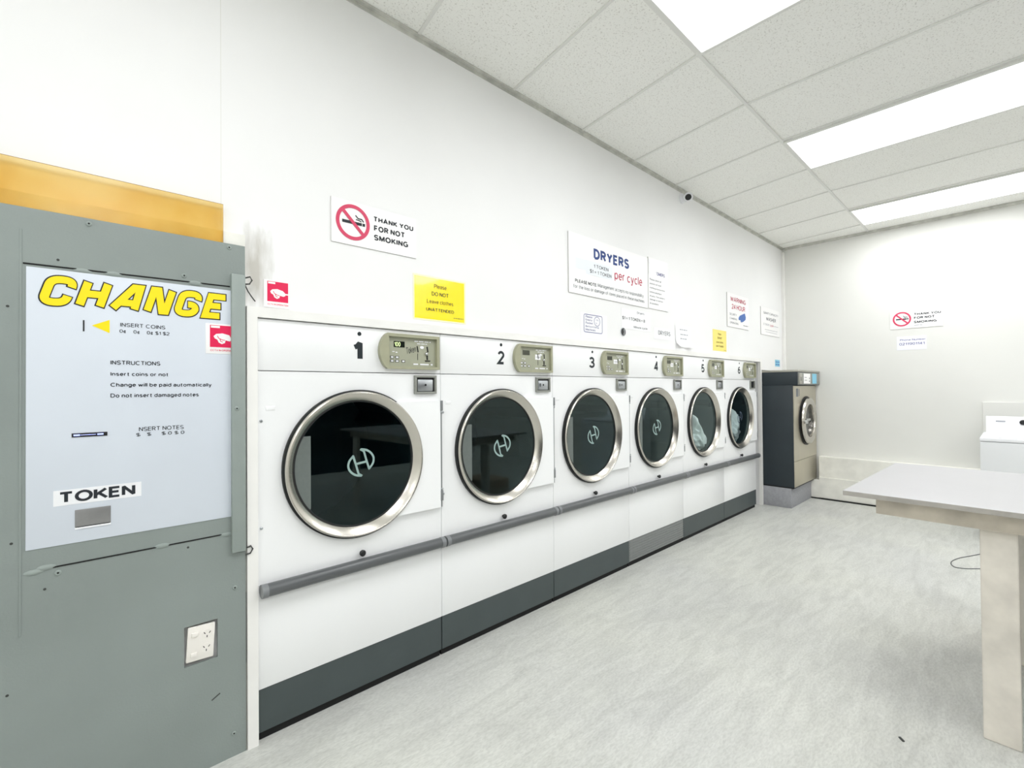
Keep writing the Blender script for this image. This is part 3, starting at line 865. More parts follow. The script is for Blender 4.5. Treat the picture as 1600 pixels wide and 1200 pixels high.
# power outlet set in the hole of the panel
t = thing('power_outlet', 'white double power outlet set crooked in a hole in the grey panel', 'power outlet', (-0.1745, 0.0, 0.43))
t.rotation_euler = (0, math.radians(3), 0)
bx('back_box', -0.03, 0.03, 0.0005, 0.0195, -0.045, 0.045, 'brown', t)
pl = bx('faceplate', -0.0405, 0.0375, -0.010, -0.001, -0.057, 0.056, 'socket', t, 0.003)
for z in (0.031, -0.034):
    sw = bx('switch', -0.030, -0.011, -0.015, -0.009, z - 0.007, z + 0.007, 'socket', pl, 0.002)
for z in (0.024, -0.021):
    bm = B(); disc(bm, 0.015, z, 0.0155, -0.0108, -0.0098, 24, 0)
    for dx, dz, a in ((-0.0075, 0.004, 0.6), (0.0075, 0.004, -0.6), (0, -0.008, 0)):
        c, s = math.cos(a), math.sin(a)
        pts = [(0.015 + dx + c * u - s * v, z + dz + s * u + c * v) for u, v in ((-0.0011, -0.0035), (0.0011, -0.0035), (0.0011, 0.0035), (-0.0011, 0.0035))]
        prism(bm, pts, -0.0112, -0.0106, 1)
    obj('socket', bm, ['socket', 'dark'], pl)

# amber acrylic sheet standing behind the grey panel
bm = B(); box(bm, -1.04, -0.106, 0.001, 0.005, 1.70, 1.918)
for f in bm.faces:
    c = f.calc_center_median()
    if c.z > 1.917 or c.x > -0.107: f.material_index = 1
tag(obj('acrylic_sheet', bm, ['amber', 'amberedge'], smooth=0), 'translucent amber acrylic sheet along the top of the change machine panel', 'acrylic sheet')

# ------------------------------------------------------------------ the six dryers
CX, CZ, W = 0.385, 0.963, 0.80
GAP = 0.003
def logo_strokes(bm, y, s=1.0):
    def arc(pts): return [(CX + 0.014 + a * s, CZ + b * s) for a, b in pts]
    left = [(-0.033, 0.032), (-0.052, 0.010), (-0.056, -0.014), (-0.045, -0.035), (-0.024, -0.050), (0.004, -0.056), (-0.012, -0.046), (-0.024, -0.005), (-0.036, 0.032)]
    for sg in (1, -1):
        P = arc([(sg * a, sg * b) for a, b in smooth_line(left[:6]) + left[6:]])
        stroke(bm, P, 0.0088 * s, y, y + 0.0006)
    stroke(bm, arc([(-0.022, -0.004), (0.024, 0.002)]), 0.009 * s, y, y + 0.0006)

def make_dryer():
    d = thing('tumble_dryer', 'white tumble dryer', 'tumble dryer', (0, 0, 0), 0, 'coin-operated tumble dryers in the wall')
    a, b = GAP / 2, W - GAP / 2
    bm = B()      # sheet-steel carcass behind the front panels
    box(bm, a, a + 0.012, 0.022, 0.80, 0.03, 1.530); box(bm, b - 0.012, b, 0.022, 0.80, 0.03, 1.530)
    box(bm, a, b, 0.79, 0.80, 0.03, 1.530); box(bm, a, b, 0.022, 0.80, 1.515, 1.530); box(bm, a, b, 0.03, 0.80, 0.03, 0.05)
    obj('carcass', bm, 'enamel', d, smooth=0)
    bm = B(); box(bm, a, b, 0.0, 0.02, 1.342, 1.531, 0.002); obj('top_panel', bm, 'enamel', d)
    bm = B(); plate_hole(bm, a, b, 0.562, 1.339, CX, CZ, 0.285, 0.0, 0.02); obj('front_panel', bm, 'enamel', d)
    bm = B(); box(bm, a, b, 0.0, 0.02, 0.188, 0.560, 0.0015); obj('lower_panel', bm, 'enamel', d)
    bx('gap_strip', 0.0, W, 0.021, 0.024, 0.05, 1.53, 'dark', d) if False else None
    bx('plinth', a + 0.003, b - 0.003, 0.016, 0.78, 0.0, 0.03, 'dark', d)  # black block, painting in the shade of the toe gap below the kick plate
    # drum behind the glass
    bm = B()
    lathe(bm, [(0.285, 0.02), (0.285, 0.05), (0.36, 0.06), (0.36, 0.66), (0.0001, 0.66)], (CX + 0.012, 0, CZ), 'y', 64)
    for k in range(3):
        an = math.radians(25 + 120 * k)
        c, s = math.cos(an), math.sin(an)
        P = [(CX + 0.012 + c * r - s * w_, CZ + s * r + c * w_) for r, w_ in ((0.358, -0.035), (0.30, -0.01), (0.30, 0.01), (0.358, 0.035))]
        prism(bm, P, 0.08, 0.64)
    obj('drum', bm, 'drum', d)
    # door: hinge plate, gasket, stainless ring, glass
    dr = bx('door', 0.50, 0.781, -0.020, -0.001, 0.712, 1.214, 'enamel2', d, 0.0015)
    # cut the plate away inside the ring
    me = dr.data
    bm = B()
    N = 40
    aa = [math.radians(-62 + 124 * k / N) for k in range(N + 1)]
    pts = [(CX + 0.29 * math.cos(q), CZ + 0.29 * math.sin(q)) for q in aa]
    pts = [p for p in pts if p[0] < 0.781]
    up = [p for p in pts if p[1] > CZ]; dn = [p for p in pts if p[1] <= CZ]
    poly = [(0.785, 0.712), (0.785, 1.214)] + [p for p in ([(CX + 0.29 * math.cos(q), CZ + 0.29 * math.sin(q)) for q in [math.radians(59.5 - 119 * k / N) for k in range(N + 1)]])]
    prism(bm, poly, -0.020, -0.0005)
    bmesh.ops.recalc_face_normals(bm, faces=bm.faces[:])
    me2 = bpy.data.meshes.new('door'); bm.to_mesh(me2); bm.free(); me2.materials.append(M['enamel2'])
    dr.data = me2; bpy.data.meshes.remove(me)
    bm = B(); lathe(bm, [(0.270, 0.0140), (0.285, 0.018), (0.304, 0.0), (0.305, -0.015), (0.297, -0.017), (0.280, -0.002), (0.270, 0.0140)], (CX, 0, CZ), 'y', 96)
    obj('gasket', bm, 'gasket', dr, smooth=25)
    bm = B(); lathe(bm, [(0.296, -0.0165), (0.2985, -0.020), (0.2985, -0.0245), (0.2965, -0.0290), (0.2925, -0.0312), (0.2885, -0.0300), (0.2640, -0.0020), (0.2610, 0.0010), (0.262, 0.006), (0.275, 0.012), (0.29, -0.010), (0.296, -0.0165)], (CX, 0, CZ), 'y', 128)
    obj('ring', bm, 'steel', dr, smooth=40)
    bm = B(); lathe(bm, [(0.2625, 0.0005), (0.2575, -0.0010), (0.2545, 0.0020), (0.2545, 0.0060), (0.262, 0.006)], (CX, 0, CZ), 'y', 96)
    obj('seal', bm, 'gasket', dr, smooth=40)
    bm = B(); disc(bm, CX, CZ, 0.2610, 0.0040, 0.0080, 96); g = obj('glass', bm, 'glass', dr, smooth=0)
    bm = B(); logo_strokes(bm, 0.0031); o = obj('logo', bm, 'logo', g, smooth=0); o['label'] = 'pale slanted H logo on the glass'
    bm = B()
    xe = 0.191
    an = math.acos((CX - xe) / 0.258)
    z0_, z1_ = CZ - 0.158, CZ + 0.126
    pts = [(xe, z0_), (xe, z1_)]
    for k in range(25):
        q = math.pi - math.asin(max(-1, min(1, 0.126 / 0.256))) + (math.asin(0.126 / 0.256) + math.asin(0.158 / 0.256)) * k / 24
        pts.append((CX + 0.256 * math.cos(q), CZ + 0.256 * math.sin(q)))
    prism(bm, pts, 0.0031, 0.0038)
    o = obj('glass_sticker', bm, 'logo2', g, smooth=0); o['label'] = 'grey sticker on the glass edge'
    bm = B()
    for z0, z1 in ((1.166, 1.214), (0.742, 0.79)): box(bm, 0.7835, 0.799, -0.021, 0.0, z0, z1, 0.001)
    box(bm, 0.7855, 0.7955, -0.016, 0.0, 0.712, 1.214)
    obj('hinge', bm, 'railcap', dr)
    for z in (1.157, 0.768):
        bm = B(); lathe(bm, [(0.0055, 0), (0.0055, -0.002), (0.003, -0.004), (0.0002, -0.004)], (0.0125, 0, z), 'y', 14); obj('screw', bm, 'zinc', d)
    for z in (1.160, 0.798):
        bm = B(); lathe(bm, [(0.005, 0), (0.005, -0.002), (0.003, -0.004), (0.0002, -0.004)], (0.7915, -0.021, z), 'y', 14); obj('screw', bm, 'zinc', d)
    bx('latch_plate', 0.028, 0.060, -0.002, 0.0, 1.195, 1.211, 'enamel2', d, 0.001)
    # control panel
    Zb0, Zb1 = 1.359, 1.515
    zc = (Zb0 + Zb1) / 2
    pts = [(0.782, Zb0), (0.782, Zb1)]
    for k in range(13):
        q = math.radians(64 - 128 * k / 12)
        pts.append((0.543 - 0.068 * math.cos(q) / 1.0 + (0.0 if True else 0), zc + (Zb1 - Zb0) / 2 * math.sin(q) / math.sin(math.radians(64))))
    bm = B()
    fr = [(0.519, 1.371), (0.768, 1.371), (0.768, 1.501), (0.519, 1.501)]
    prism(bm, pts, -0.006, -0.0005)
    cp = obj('control_panel', bm, 'tan2', d)
    bm = B()      # raised bezel round the recessed face
    prism(bm, [p for p in pts if p[0] < 0.519] + [(0.519, Zb0), (0.519, Zb1)][::1], -0.022, -0.005)
    box(bm, 0.519, 0.782, -0.022, -0.005, Zb0, 1.371, 0.0); box(bm, 0.519, 0.782, -0.022, -0.005, 1.501, Zb1, 0.0); box(bm, 0.768, 0.782, -0.022, -0.005, 1.371, 1.501, 0.0)
    obj('bezel', bm, 'tan', cp, smooth=20)
    Y0 = -0.006
    for x, z in ((0.540, 1.411), (0.565, 1.411), (0.540, 1.394), (0.565, 1.394), (0.596, 1.394)):
        bm = B(); box(bm, x - 0.009, x + 0.009, Y0 - 0.0008, Y0, z - 0.0055, z + 0.0055, mi=1); box(bm, x - 0.006, x + 0.006, Y0 - 0.0018, Y0, z - 0.0035, z + 0.0035, 0.0005)
        obj('button', bm, ['wwhite', 'black'], cp, smooth=0)
    bm = B(); box(bm, 0.542, 0.553, Y0 - 0.0008, Y0, 1.434, 1.437); box(bm, 0.558, 0.567, Y0 - 0.0008, Y0, 1.431, 1.435)
    obj('indicator', bm, 'wwhite', cp, smooth=0)
    bm = B()
    stroke(bm, [(0.668, 1.466), (0.673, 1.438)], 0.005, Y0 - 0.002, Y0); stroke(bm, [(0.671, 1.432), (0.671, 1.402)], 0.002, Y0 - 0.001, Y0); obj('coin_slot', bm, 'black', cp, smooth=0)
    bm = B(); stroke(bm, [(0.722, 1.466), (0.726, 1.440)], 0.006, Y0 - 0.002, Y0); stroke(bm, [(0.722, 1.425), (0.722, 1.404)], 0.007, Y0 - 0.002, Y0); box(bm, 0.710, 0.738, Y0 - 0.002, Y0, 1.397, 1.402)
    obj('coin_slot', bm, 'black', cp, smooth=0)
    bm = B()
    r = bmesh.ops.create_uvsphere(bm, u_segments=14, v_segments=8, radius=0.008)
    for v in r['verts']: v.co += Vector((0.716, Y0 - 0.004, 1.432))
    obj('coin_knob', bm, 'chrome', cp)
    bm = B()
    scribble(bm, 0.654, 0.742, 1.483, 1.492, Y0 - 0.0006, 0, 0.1, 3); scribble(bm, 0.668, 0.722, 1.474, 1.480, Y0 - 0.0006, 0, 0.1, 5)
    scribble(bm, 0.648, 0.752, 1.377, 1.389, Y0 - 0.0006, 0, 0.5, 8)
    disc(bm, 0.694, 1.461, 0.007, Y0 - 0.0008, Y0, 14, 0, 1.5)
    obj('small_print', bm, 'wwhite', cp, smooth=0)
    # coin box
    cb_ = B()
    for q in ((0.652, 0.770, 1.322, 1.332), (0.652, 0.770, 1.247, 1.257), (0.652, 0.662, 1.257, 1.322), (0.760, 0.770, 1.257, 1.322)):
        box(cb_, q[0], q[1], -0.014, -0.0003, q[2], q[3], 0.0012)
    cb = obj('coin_box', cb_, 'greyplastic', d)
    bx('recess', 0.660, 0.762, -0.003, -0.0003, 1.255, 1.324, 'black', cb)
    lk = bx('lock_block', 0.667, 0.750, -0.012, -0.002, 1.259, 1.313, 'zinc', cb, 0.004)
    bm = B(); disc(bm, 0.709, 1.288, 0.0052, -0.0128, -0.0115, 16); obj('keyhole', bm, 'black', lk)
    # mark above the number
    bm = B(); disc(bm, 0.392, 1.5025, 0.0085, -0.0015, 0.0, 24); obj('number_dot', bm, 'numink', d)
    # bumper rail
    bm = B(); lathe(bm, [(0.0001, 0.008), (0.018, 0.008), (0.0235, 0.012), (0.0235, 0.788), (0.018, 0.792), (0.0001, 0.792)], (0, -0.0245, 0.548), 'x', 28)
    rl = obj('bumper_rail', bm, 'rail', d, smooth=40); 
    for x in (0.0045, 0.775):
        bm = B(); lathe(bm, [(0.0001, x), (0.0245, x), (0.0250, x + 0.003), (0.0245, x + 0.0205), (0.0001, x + 0.0205)], (0, -0.0255, 0.548), 'x', 28)
        obj('rail_cap', bm, 'railcap', rl, smooth=40)
    bm = B(); lathe(bm, [(0.006, 0), (0.0065, -0.010), (0.0125, -0.012), (0.013, -0.020), (0.009, -0.024), (0.0002, -0.024)], (0.394, 0, 0.590), 'y', 18); obj('knob', bm, 'black', d)
    return d

proto = make_dryer()
DL = ['white tumble dryer numbered 1 with a lit green display, beside the change machine',
      'white tumble dryer numbered 2, below the yellow notice, between dryers 1 and 3',
      'white tumble dryer numbered 3, standing under the big DRYERS sign',
      'white tumble dryer numbered 4 with a pale ribbed kick plate',
      'white tumble dryer numbered 5 with crumpled mint laundry behind its glass',
      'white tumble dryer numbered 6, last of the row beside the dark washing machine']
dryers = [proto]
for i in range(1, 6):
    c = copy_tree(proto); c.location = (W * i, 0, 0); dryers.append(c)
for i, d in enumerate(dryers):
    d['label'] = DL[i]
    cp = next(o for o in bpy.data.objects if o.parent == d and o.name.startswith('control_panel'))
    cb = next(o for o in bpy.data.objects if o.parent == d and o.name.startswith('coin_box'))
    bm = B()
    wd = 0.040 if i == 0 else 0.058
    write(bm, str(i + 1), 0.386 - wd / 2, 0.386 + wd / 2, 1.398, 1.470, -0.0008, 0.036 if i == 0 else 0.022)
    o = obj('number', bm, 'numink', d, smooth=0)
    # display
    y = -0.006
    bm = B(); box(bm, 0.549, 0.603, y - 0.0015, y, 1.456, 1.482)
    ds = obj('display', bm, 'lcd' if i == 0 else 'lcd2', cp, smooth=0)
    if i == 0:
        bm = B(); write(bm, '100', 0.552, 0.581, 1.459, 1.479, y - 0.0022, 0.0); obj('display_digits', bm, 'lime', ds, smooth=0)
        bm = B()
        write(bm, 'Token', 0.612, 0.662, 1.433, 1.462, y - 0.0008, -0.005, 0.3, angle=math.radians(14))
        o = obj('handwriting', bm, 'ink', cp, smooth=0); o['label'] = 'handwritten word Token'
    else:
        bm = B(); xw = 0.648 if i == 1 else 0.60 + 0.01 * (i % 3)
        bar(bm, xw, xw + 0.045, 1.432, 1.462, y - 0.0008, 1); write(bm, 'TOKEN', xw + 0.006, xw + 0.039, 1.442, 1.450, y - 0.0014, 0.0)
        o = obj('token_label', bm, ['greyink', 'paper'], cp, smooth=0); o['label'] = 'white token label'
    if i in (1, 2):
        lk = next(o for o in bpy.data.objects if o.parent == cb and o.name.startswith('lock_block'))
        bm = B(); write(bm, '8', 0.677, 0.689, 1.278, 1.297, -0.0128, 0.02); obj('lettering', bm, 'ink', lk, smooth=0)
    # kick plate
    bm = B()
    if i == 3:
        box(bm, 0.002, W - 0.002, 0.006, 0.02, 0.034, 0.186)
        for k in range(8): box(bm, 0.004, W - 0.004, 0.0015, 0.008, 0.039 + k * 0.018, 0.050 + k * 0.018, 0.0015)
        o = obj('kick_plate', bm, 'kick2', d, smooth=0); o['label'] = 'pale grey ribbed kick plate'
    else:
        box(bm, 0.0025, W - 0.0025, 0.003, 0.02, 0.032, 0.186, 0.0012)
        o = obj('kick_plate', bm, 'kick', d, smooth=0); o['label'] = 'dark grey kick plate'
# worn spot: dryer 6 coin box is a dark blank
lk = [o for o in bpy.data.objects if o.parent and o.name.startswith('lock_block')]
d6 = dryers[5]
for o in [o for o in bpy.data.objects if o.name.startswith('lock_block') and o.parent and o.parent.parent == d6]:
    for ch in [k for k in bpy.data.objects if k.parent == o]: bpy.data.objects.remove(ch)
    bpy.data.objects.remove(o)

# laundry lying in the drums of 5 and 6
def laundry(cx, cz0, rx, rz, seed, tilt):
    rnd = random.Random(seed)
    bm = B()
    bmesh.ops.create_icosphere(bm, subdivisions=6, radius=1.0)
    dirs = [(Vector((rnd.gauss(0, 1), rnd.gauss(0, .6), rnd.gauss(0, 1))).normalized(), rnd.uniform(2.5, 8), rnd.uniform(0, 6.28), rnd.uniform(.015, .04)) for _ in range(26)]
    for v in bm.verts:
        p = v.co.normalized()
        f = 0.93
        for dv, fr, ph, am in dirs: f += am * (1.2 * math.sin(fr * p.dot(dv) + ph) + 0.5 - abs(math.sin(1.7 * fr * p.dot(dv) + 2 * ph)) * 0.9)
        z = p.z * rz * f
        x = p.x * rx * f * (1 - 0.45 * max(0, p.z)) - tilt * z + cx - (CX + 0.012)
        z += cz0 - CZ
        r = math.hypot(x, z)      # rests on the round drum wall
        if r > 0.352: x *= 0.352 / r; z *= 0.352 / r
        v.co = Vector((x, p.y * 0.15 * f, z))
        v.co.y = max(v.co.y, -0.155)
    return bm
for i, (cx, cz0, rx, rz, sd, m, lab, tl) in {
        4: (0.50, 0.81, 0.16, 0.20, 5, 'cloth1', 'crumpled mint and white laundry inside dryer 5', 0.45),
        5: (0.57, 0.83, 0.19, 0.22, 9, 'cloth2', 'heap of pale bluish white laundry inside dryer 6', 0.25)}.items():
    o = obj('laundry', laundry(cx, cz0, rx, rz, sd, tl), m, None, (W * i + CX + 0.012, 0.215, CZ), smooth=60)
    tag(o, lab, 'laundry')
for i in (4, 5):      # the logo of dryer 5 is left out; dryer 6's has its silhouette tone painted in
    for o in [k for k in bpy.data.objects if k.name.startswith('logo') and k.parent and k.parent.parent and k.parent.parent.parent == dryers[i]]:
        if i == 4: bpy.data.objects.remove(o)
        else:
            o.data = o.data.copy(); o.data.materials[0] = M['clothdark']; o['label'] = 'slanted H logo on the glass, dark silhouette tone painted in'

# ------------------------------------------------------------------ signs on the dryer wall
def sign(name, label, cat, x0, x1, z0, z1, th, m, far=False, edge=None, bev=0.0):
    """a board or sheet lying on the wall; returns (object, to-local function)"""
    cx, cz = (x0 + x1) / 2, (z0 + z1) / 2
    bm = B(); box(bm, x0 - cx, x1 - cx, -th, 0, z0 - cz, z1 - cz, bev)
    if edge:
        for f in bm.faces:
            if abs(f.calc_center_median().y + th) > 1e-5: f.material_index = 1
    o = obj(name, bm, [m] + ([edge] if edge else []), smooth=0)
    if far:
        o.location = (L - 0.0004, -cx, cz); o.rotation_euler = (0, 0, -math.pi / 2)
    else:
        o.location = (cx, WY - 0.0004, cz)
    tag(o, label, cat)
    return o, cx, cz, -th - 0.0007

def letters(s, lines, m, name='lettering', lift=0.0):
    o, cx, cz, y = s
    bm = B()
    for k, ln in enumerate(lines):
        body, x0, x1, z0, z1 = ln[:5]
        bo = ln[5] if len(ln) > 5 else 0.0
        if body is None: scribble(bm, x0 - cx, x1 - cx, z0 - cz, z1 - cz, y - lift, 0, 0.2, k + int(x0 * 100))
        else: write(bm, body, x0 - cx, x1 - cx, z0 - cz, z1 - cz, y - lift, bo, ln[6] if len(ln) > 6 else 0.0)
    return obj(name, bm, m, o, smooth=0)

def no_smoking_art(s, rx, rz, R):
    o, cx, cz, y = s
    u, v = rx - cx, rz - cz
    bm = B()       # cigarette with two curls of smoke
    k = R / 0.072
    box(bm, u - 0.047 * k, u + 0.038 * k, y - 0.0004, y, v - 0.007 * k, v + 0.005 * k)
    box(bm, u + 0.041 * k, u + 0.052 * k, y - 0.0004, y, v - 0.007 * k, v + 0.005 * k)
    stroke(bm, [(u + 0.046 * k, v + 0.011 * k), (u + 0.038 * k, v + 0.021 * k), (u + 0.022 * k, v + 0.021 * k), (u + 0.010 * k, v + 0.032 * k)], 0.005 * k, y - 0.0004, y)
    stroke(bm, [(u + 0.036 * k, v + 0.010 * k), (u + 0.026 * k, v + 0.014 * k), (u + 0.012 * k, v + 0.015 * k)], 0.004 * k, y - 0.0004, y)
    obj('cigarette_symbol', bm, 'ink', o, smooth=0)
    bm = B()
    ringflat(bm, u, v, R * 0.82, R * 1.02, y - 0.0012, y, 56)
    q = R * 0.86 * math.sqrt(0.5)
    stroke(bm, [(u - q, v + q), (u + q, v - q)], R * 0.19, y - 0.0015, y - 0.0003)
    obj('prohibition_symbol', bm, 'pinkred', o, smooth=0)

s = sign('no_smoking_sign', 'white no smoking sign on the dryer wall above dryers 1 and 2', 'sign', 0.281, 0.681, 1.875, 2.058, 0.004, 'board', edge='boardedge')
no_smoking_art(s, 0.3745, 1.971, 0.073)
letters(s, [('THANK YOU', 0.469, 0.665, 1.998, 2.024, 0.03), ('FOR NOT', 0.469, 0.618, 1.957, 1.982, 0.03), ('SMOKING', 0.469, 0.637, 1.916, 1.942, 0.03)], 'ink')

s = sign('no_smoking_sign', 'white no smoking sign on the far wall above the phone number sheet', 'sign', 0.998, 1.409, 1.853, 2.036, 0.004, 'board', True, 'boardedge')
no_smoking_art(s, 1.0935, 1.9515, 0.073)
letters(s, [('THANK YOU', 1.192, 1.395, 1.980, 2.006, 0.03), ('FOR NOT', 1.190, 1.345, 1.942, 1.966, 0.03), ('SMOKING', 1.188, 1.362, 1.899, 1.923, 0.03)], 'ink')
letters(s, [(None, 1.19, 1.26, 1.874, 1.884)], 'paleink', 'small_print')

s = sign('phone_number_notice', 'pale lilac phone number sheet under the far wall no smoking sign', 'notice', 1.049, 1.284, 1.632, 1.773, 0.0008, 'lilac', True)
letters(s, [('Phone Number', 1.075, 1.276, 1.727, 1.744), ('0211901141', 1.069, 1.268, 1.681, 1.707)], 'violetink')

s = sign('camera_warning_sign', 'small red CCTV IN OPERATION sign above the left end of the dryers', 'sign', 0.028, 0.118, 1.578, 1.681, 0.003, 'board', bev=0.001)
cctv_art(s[0], 0.028 - s[1], 0.118 - s[1], 1.578 - s[2], 1.681 - s[2], -0.003, 0.0)

s = sign('yellow_notice', 'bright yellow laminated notice asking not to leave clothes unattended', 'notice', 0.664, 0.970, 1.594, 1.806, 0.0012, 'lamfilm')
o, cx, cz, y = s
bx('yellow_sheet', 0.671 - cx, 0.961 - cx, -0.0016, -0.0011, 1.601 - cz, 1.799 - cz, 'yellow', o)
s = (o, cx, cz, y - 0.0005)
letters(s, [('Please', 0.780, 0.852, 1.751, 1.772), ('Leave clothes', 0.739, 0.892, 1.677, 1.695)], 'brownink', 'thin_lettering')
letters(s, [('DO NOT', 0.766, 0.863, 1.715, 1.734, 0.005), ('UNATTENDED', 0.734, 0.896, 1.640, 1.657, 0.005), (None, 0.893, 0.955, 1.616, 1.621)], 'ink')

s = sign('yellow_notice', 'pale yellow notice on the wall above dryer 6', 'notice', 3.838, 4.137, 1.606, 1.804, 0.001, 'paleyellow')
letters(s, [('Please', 3.95, 4.02, 1.756, 1.776), ('DO NOT', 3.94, 4.035, 1.718, 1.738, 0.01), ('Leave clothes', 3.912, 4.062, 1.680, 1.698), ('UNATTENDED', 3.905, 4.068, 1.643, 1.661, 0.015), (None, 4.07, 4.125, 1.616, 1.621)], 'brownink')

s = sign('dryers_price_sign', 'large white DRYERS price sign with blue and crimson words', 'sign', 1.778, 2.709, 1.868, 2.250, 0.006, 'board', edge='boardedge')
letters(s, [('DRYERS', 2.036, 2.454, 2.120, 2.191, 0.035)], 'blueink', 'title_lettering')
o, cx, cz, y = s
bm = B(); bar(bm, 1.845 - cx, 2.03 - cx, 2.03 - cz, 2.098 - cz, y); bar(bm, 1.95 - cx, 2.245 - cx, 2.008 - cz, 2.10 - cz, y - 0.0003); obj('patch', bm, 'patch', o, smooth=0)
letters(s, [('1 TOKEN', 2.036, 2.198, 2.062, 2.085), ('$1 = 1 TOKEN', 1.992, 2.233, 2.022, 2.047)], 'ink', 'price_lettering', 0.0006)
letters(s, [('per cycle', 2.272, 2.628, 2.008, 2.083)], 'redink', 'cycle_lettering')
letters(s, [('PLEASE NOTE:', 1.839, 2.068, 1.939, 1.963, 0.02)], 'ink', 'note_lettering')
letters(s, [('Management accepts no responsibility', 2.079, 2.643, 1.934, 1.965), ('for the loss or damage of items placed in these machines', 1.823, 2.654, 1.896, 1.925)], 'greyink', 'small_print')

s = sign('customers_notice', 'narrow white customer instruction panel at the right end of the DRYERS sign', 'notice', 2.716, 3.010, 1.872, 2.262, 0.006, 'board', edge='boardedge')
letters(s, [('CUSTOMERS', 2.745, 2.962, 2.139, 2.163, 0.015)], 'violetink', 'title_lettering')
letters(s, [('Please check all', 2.735, 2.905, 2.088, 2.103), ('pockets & read', 2.735, 2.905, 2.055, 2.070), ('clothing instructions', 2.735, 2.960, 2.022, 2.037), ('before placing in', 2.735, 2.91, 1.990, 2.005), ('dryers. The owners', 2.735, 2.96, 1.960, 1.975), ('damage to clothes', 2.735, 2.93, 1.933, 1.947), ('& customers', 2.735, 2.862, 1.906, 1.920)], 'greyink', 'small_print')
o, cx, cz, y = s
bm = B(); bar(bm, 2.722 - cx, 2.95 - cx, 2.165 - cz, 2.25 - cz, y - 0.001); bar(bm, 2.722 - cx, 2.83 - cx, 2.135 - cz, 2.165 - cz, y - 0.001); obj('patch', bm, 'paper', o, smooth=0)

s = sign('pockets_notice', 'lilac-edged notice about emptying pockets below the DRYERS sign', 'notice', 1.897, 2.184, 1.590, 1.756, 0.0008, 'paper')
o, cx, cz, y = s
bm = B()
pts = []
for (ax, az, q0) in ((2.116, 1.734, 0), (1.944, 1.734, 90), (1.944, 1.645, 180), (2.116, 1.645, 270)):
    for k in range(6):
        q = math.radians(q0 + 18 * k); pts.append((ax - cx + 0.013 * math.cos(q), az - cz + 0.013 * math.sin(q)))
stroke(bm, pts, 0.004, y - 0.0003, y, closed=True)
ringflat(bm, 2.072 - cx, 1.709 - cz, 0.029, 0.032, y - 0.0003, y, 36)
stroke(bm, [(2.062 - cx, 1.716 - cz), (2.07 - cx, 1.722 - cz), (2.085 - cx, 1.714 - cz)], 0.002, y - 0.0003, y); stroke(bm, [(2.062 - cx, 1.70 - cz), (2.069 - cx, 1.693 - cz)], 0.003, y - 0.0003, y)
obj('border', bm, 'violetink', o, smooth=0)
letters(s, [('Please', 1.949, 2.02, 1.726, 1.739), ('Empty', 1.949, 2.018, 1.704, 1.718), ('Pocket', 1.949, 2.025, 1.686, 1.699), ('Before Using', 1.948, 2.089, 1.662, 1.675), ('Machines', 1.948, 2.052, 1.643, 1.655)], 'violetink')

s = sign('token_notice', 'white sheet reading $1 = 1 TOKEN under the DRYERS sign', 'notice', 2.36, 2.752, 1.690, 1.836, 0.0008, 'paper')
letters(s, [('$1 = 1 TOKEN = 8', 2.369, 2.669, 1.754, 1.778)], 'ink')
letters(s, [('Dryers', 2.562, 2.66, 1.808, 1.828), ('Minute cycle', 2.516, 2.703, 1.700, 1.719)], 'greyink', 'thin_lettering')
bm = B(); disc(bm, 0, 0, 0.030, -0.004, 0, 32, 0); disc(bm, 0, 0, 0.026, -0.0048, -0.0035, 32, 1); stroke(bm, [(0.006, 0.020), (0.012, 0.0), (0.004, -0.022)], 0.008, -0.0054, -0.0045, 2)
o = obj('cable_grommet', bm, ['zinc', 'black', 'zinc'], None, (2.377, WY - 0.0004, 1.664)); tag(o, 'round black cable hole in the wall below the token sheet', 'cable hole')
s = sign('dryers_label', 'white strip reading DRYERS in thin grey capitals', 'label', 2.80, 3.09, 1.645, 1.735, 0.0008, 'paper')
letters(s, [('DRYERS', 2.863, 3.051, 1.680, 1.713)], 'greyink')

# curling blank paper
bm = B()
nx, nz = 12, 12
gv = [[None] * (nz + 1) for _ in range(nx + 1)]
for a in range(nx + 1):
    for b in range(nz + 1):
        u, v = a / nx, b / nz
        c = max(0, 0.35 - v) ** 2 * (0.35 if u < 0.5 else 0.5) * abs(u - 0.5) * 2
        gv[a][b] = bm.verts.new((-0.135 + 0.27 * u + 0.01 * (1 - v), -0.001 - c * 0.9, -0.085 + 0.178 * v))
for a in range(nx):
    for b in range(nz): bm.faces.new((gv[a][b], gv[a + 1][b], gv[a + 1][b + 1], gv[a][b + 1]))
o = obj('curled_paper', bm, 'paper', None, (3.265, WY - 0.002, 1.687), smooth=60)
tag(o, 'blank-looking white paper with curling lower corners beside the DRYERS strip', 'paper')
bm = B(); scribble(bm, -0.06, 0.07, 0.055, 0.068, -0.0016, 0, .2, 4); scribble(bm, -0.05, 0.08, 0.015, 0.028, -0.0016, 0, .2, 6); scribble(bm, -0.05, 0.06, -0.02, -0.007, -0.0016, 0, .2, 7)
obj('lettering', bm, 'paleink', o, smooth=0)

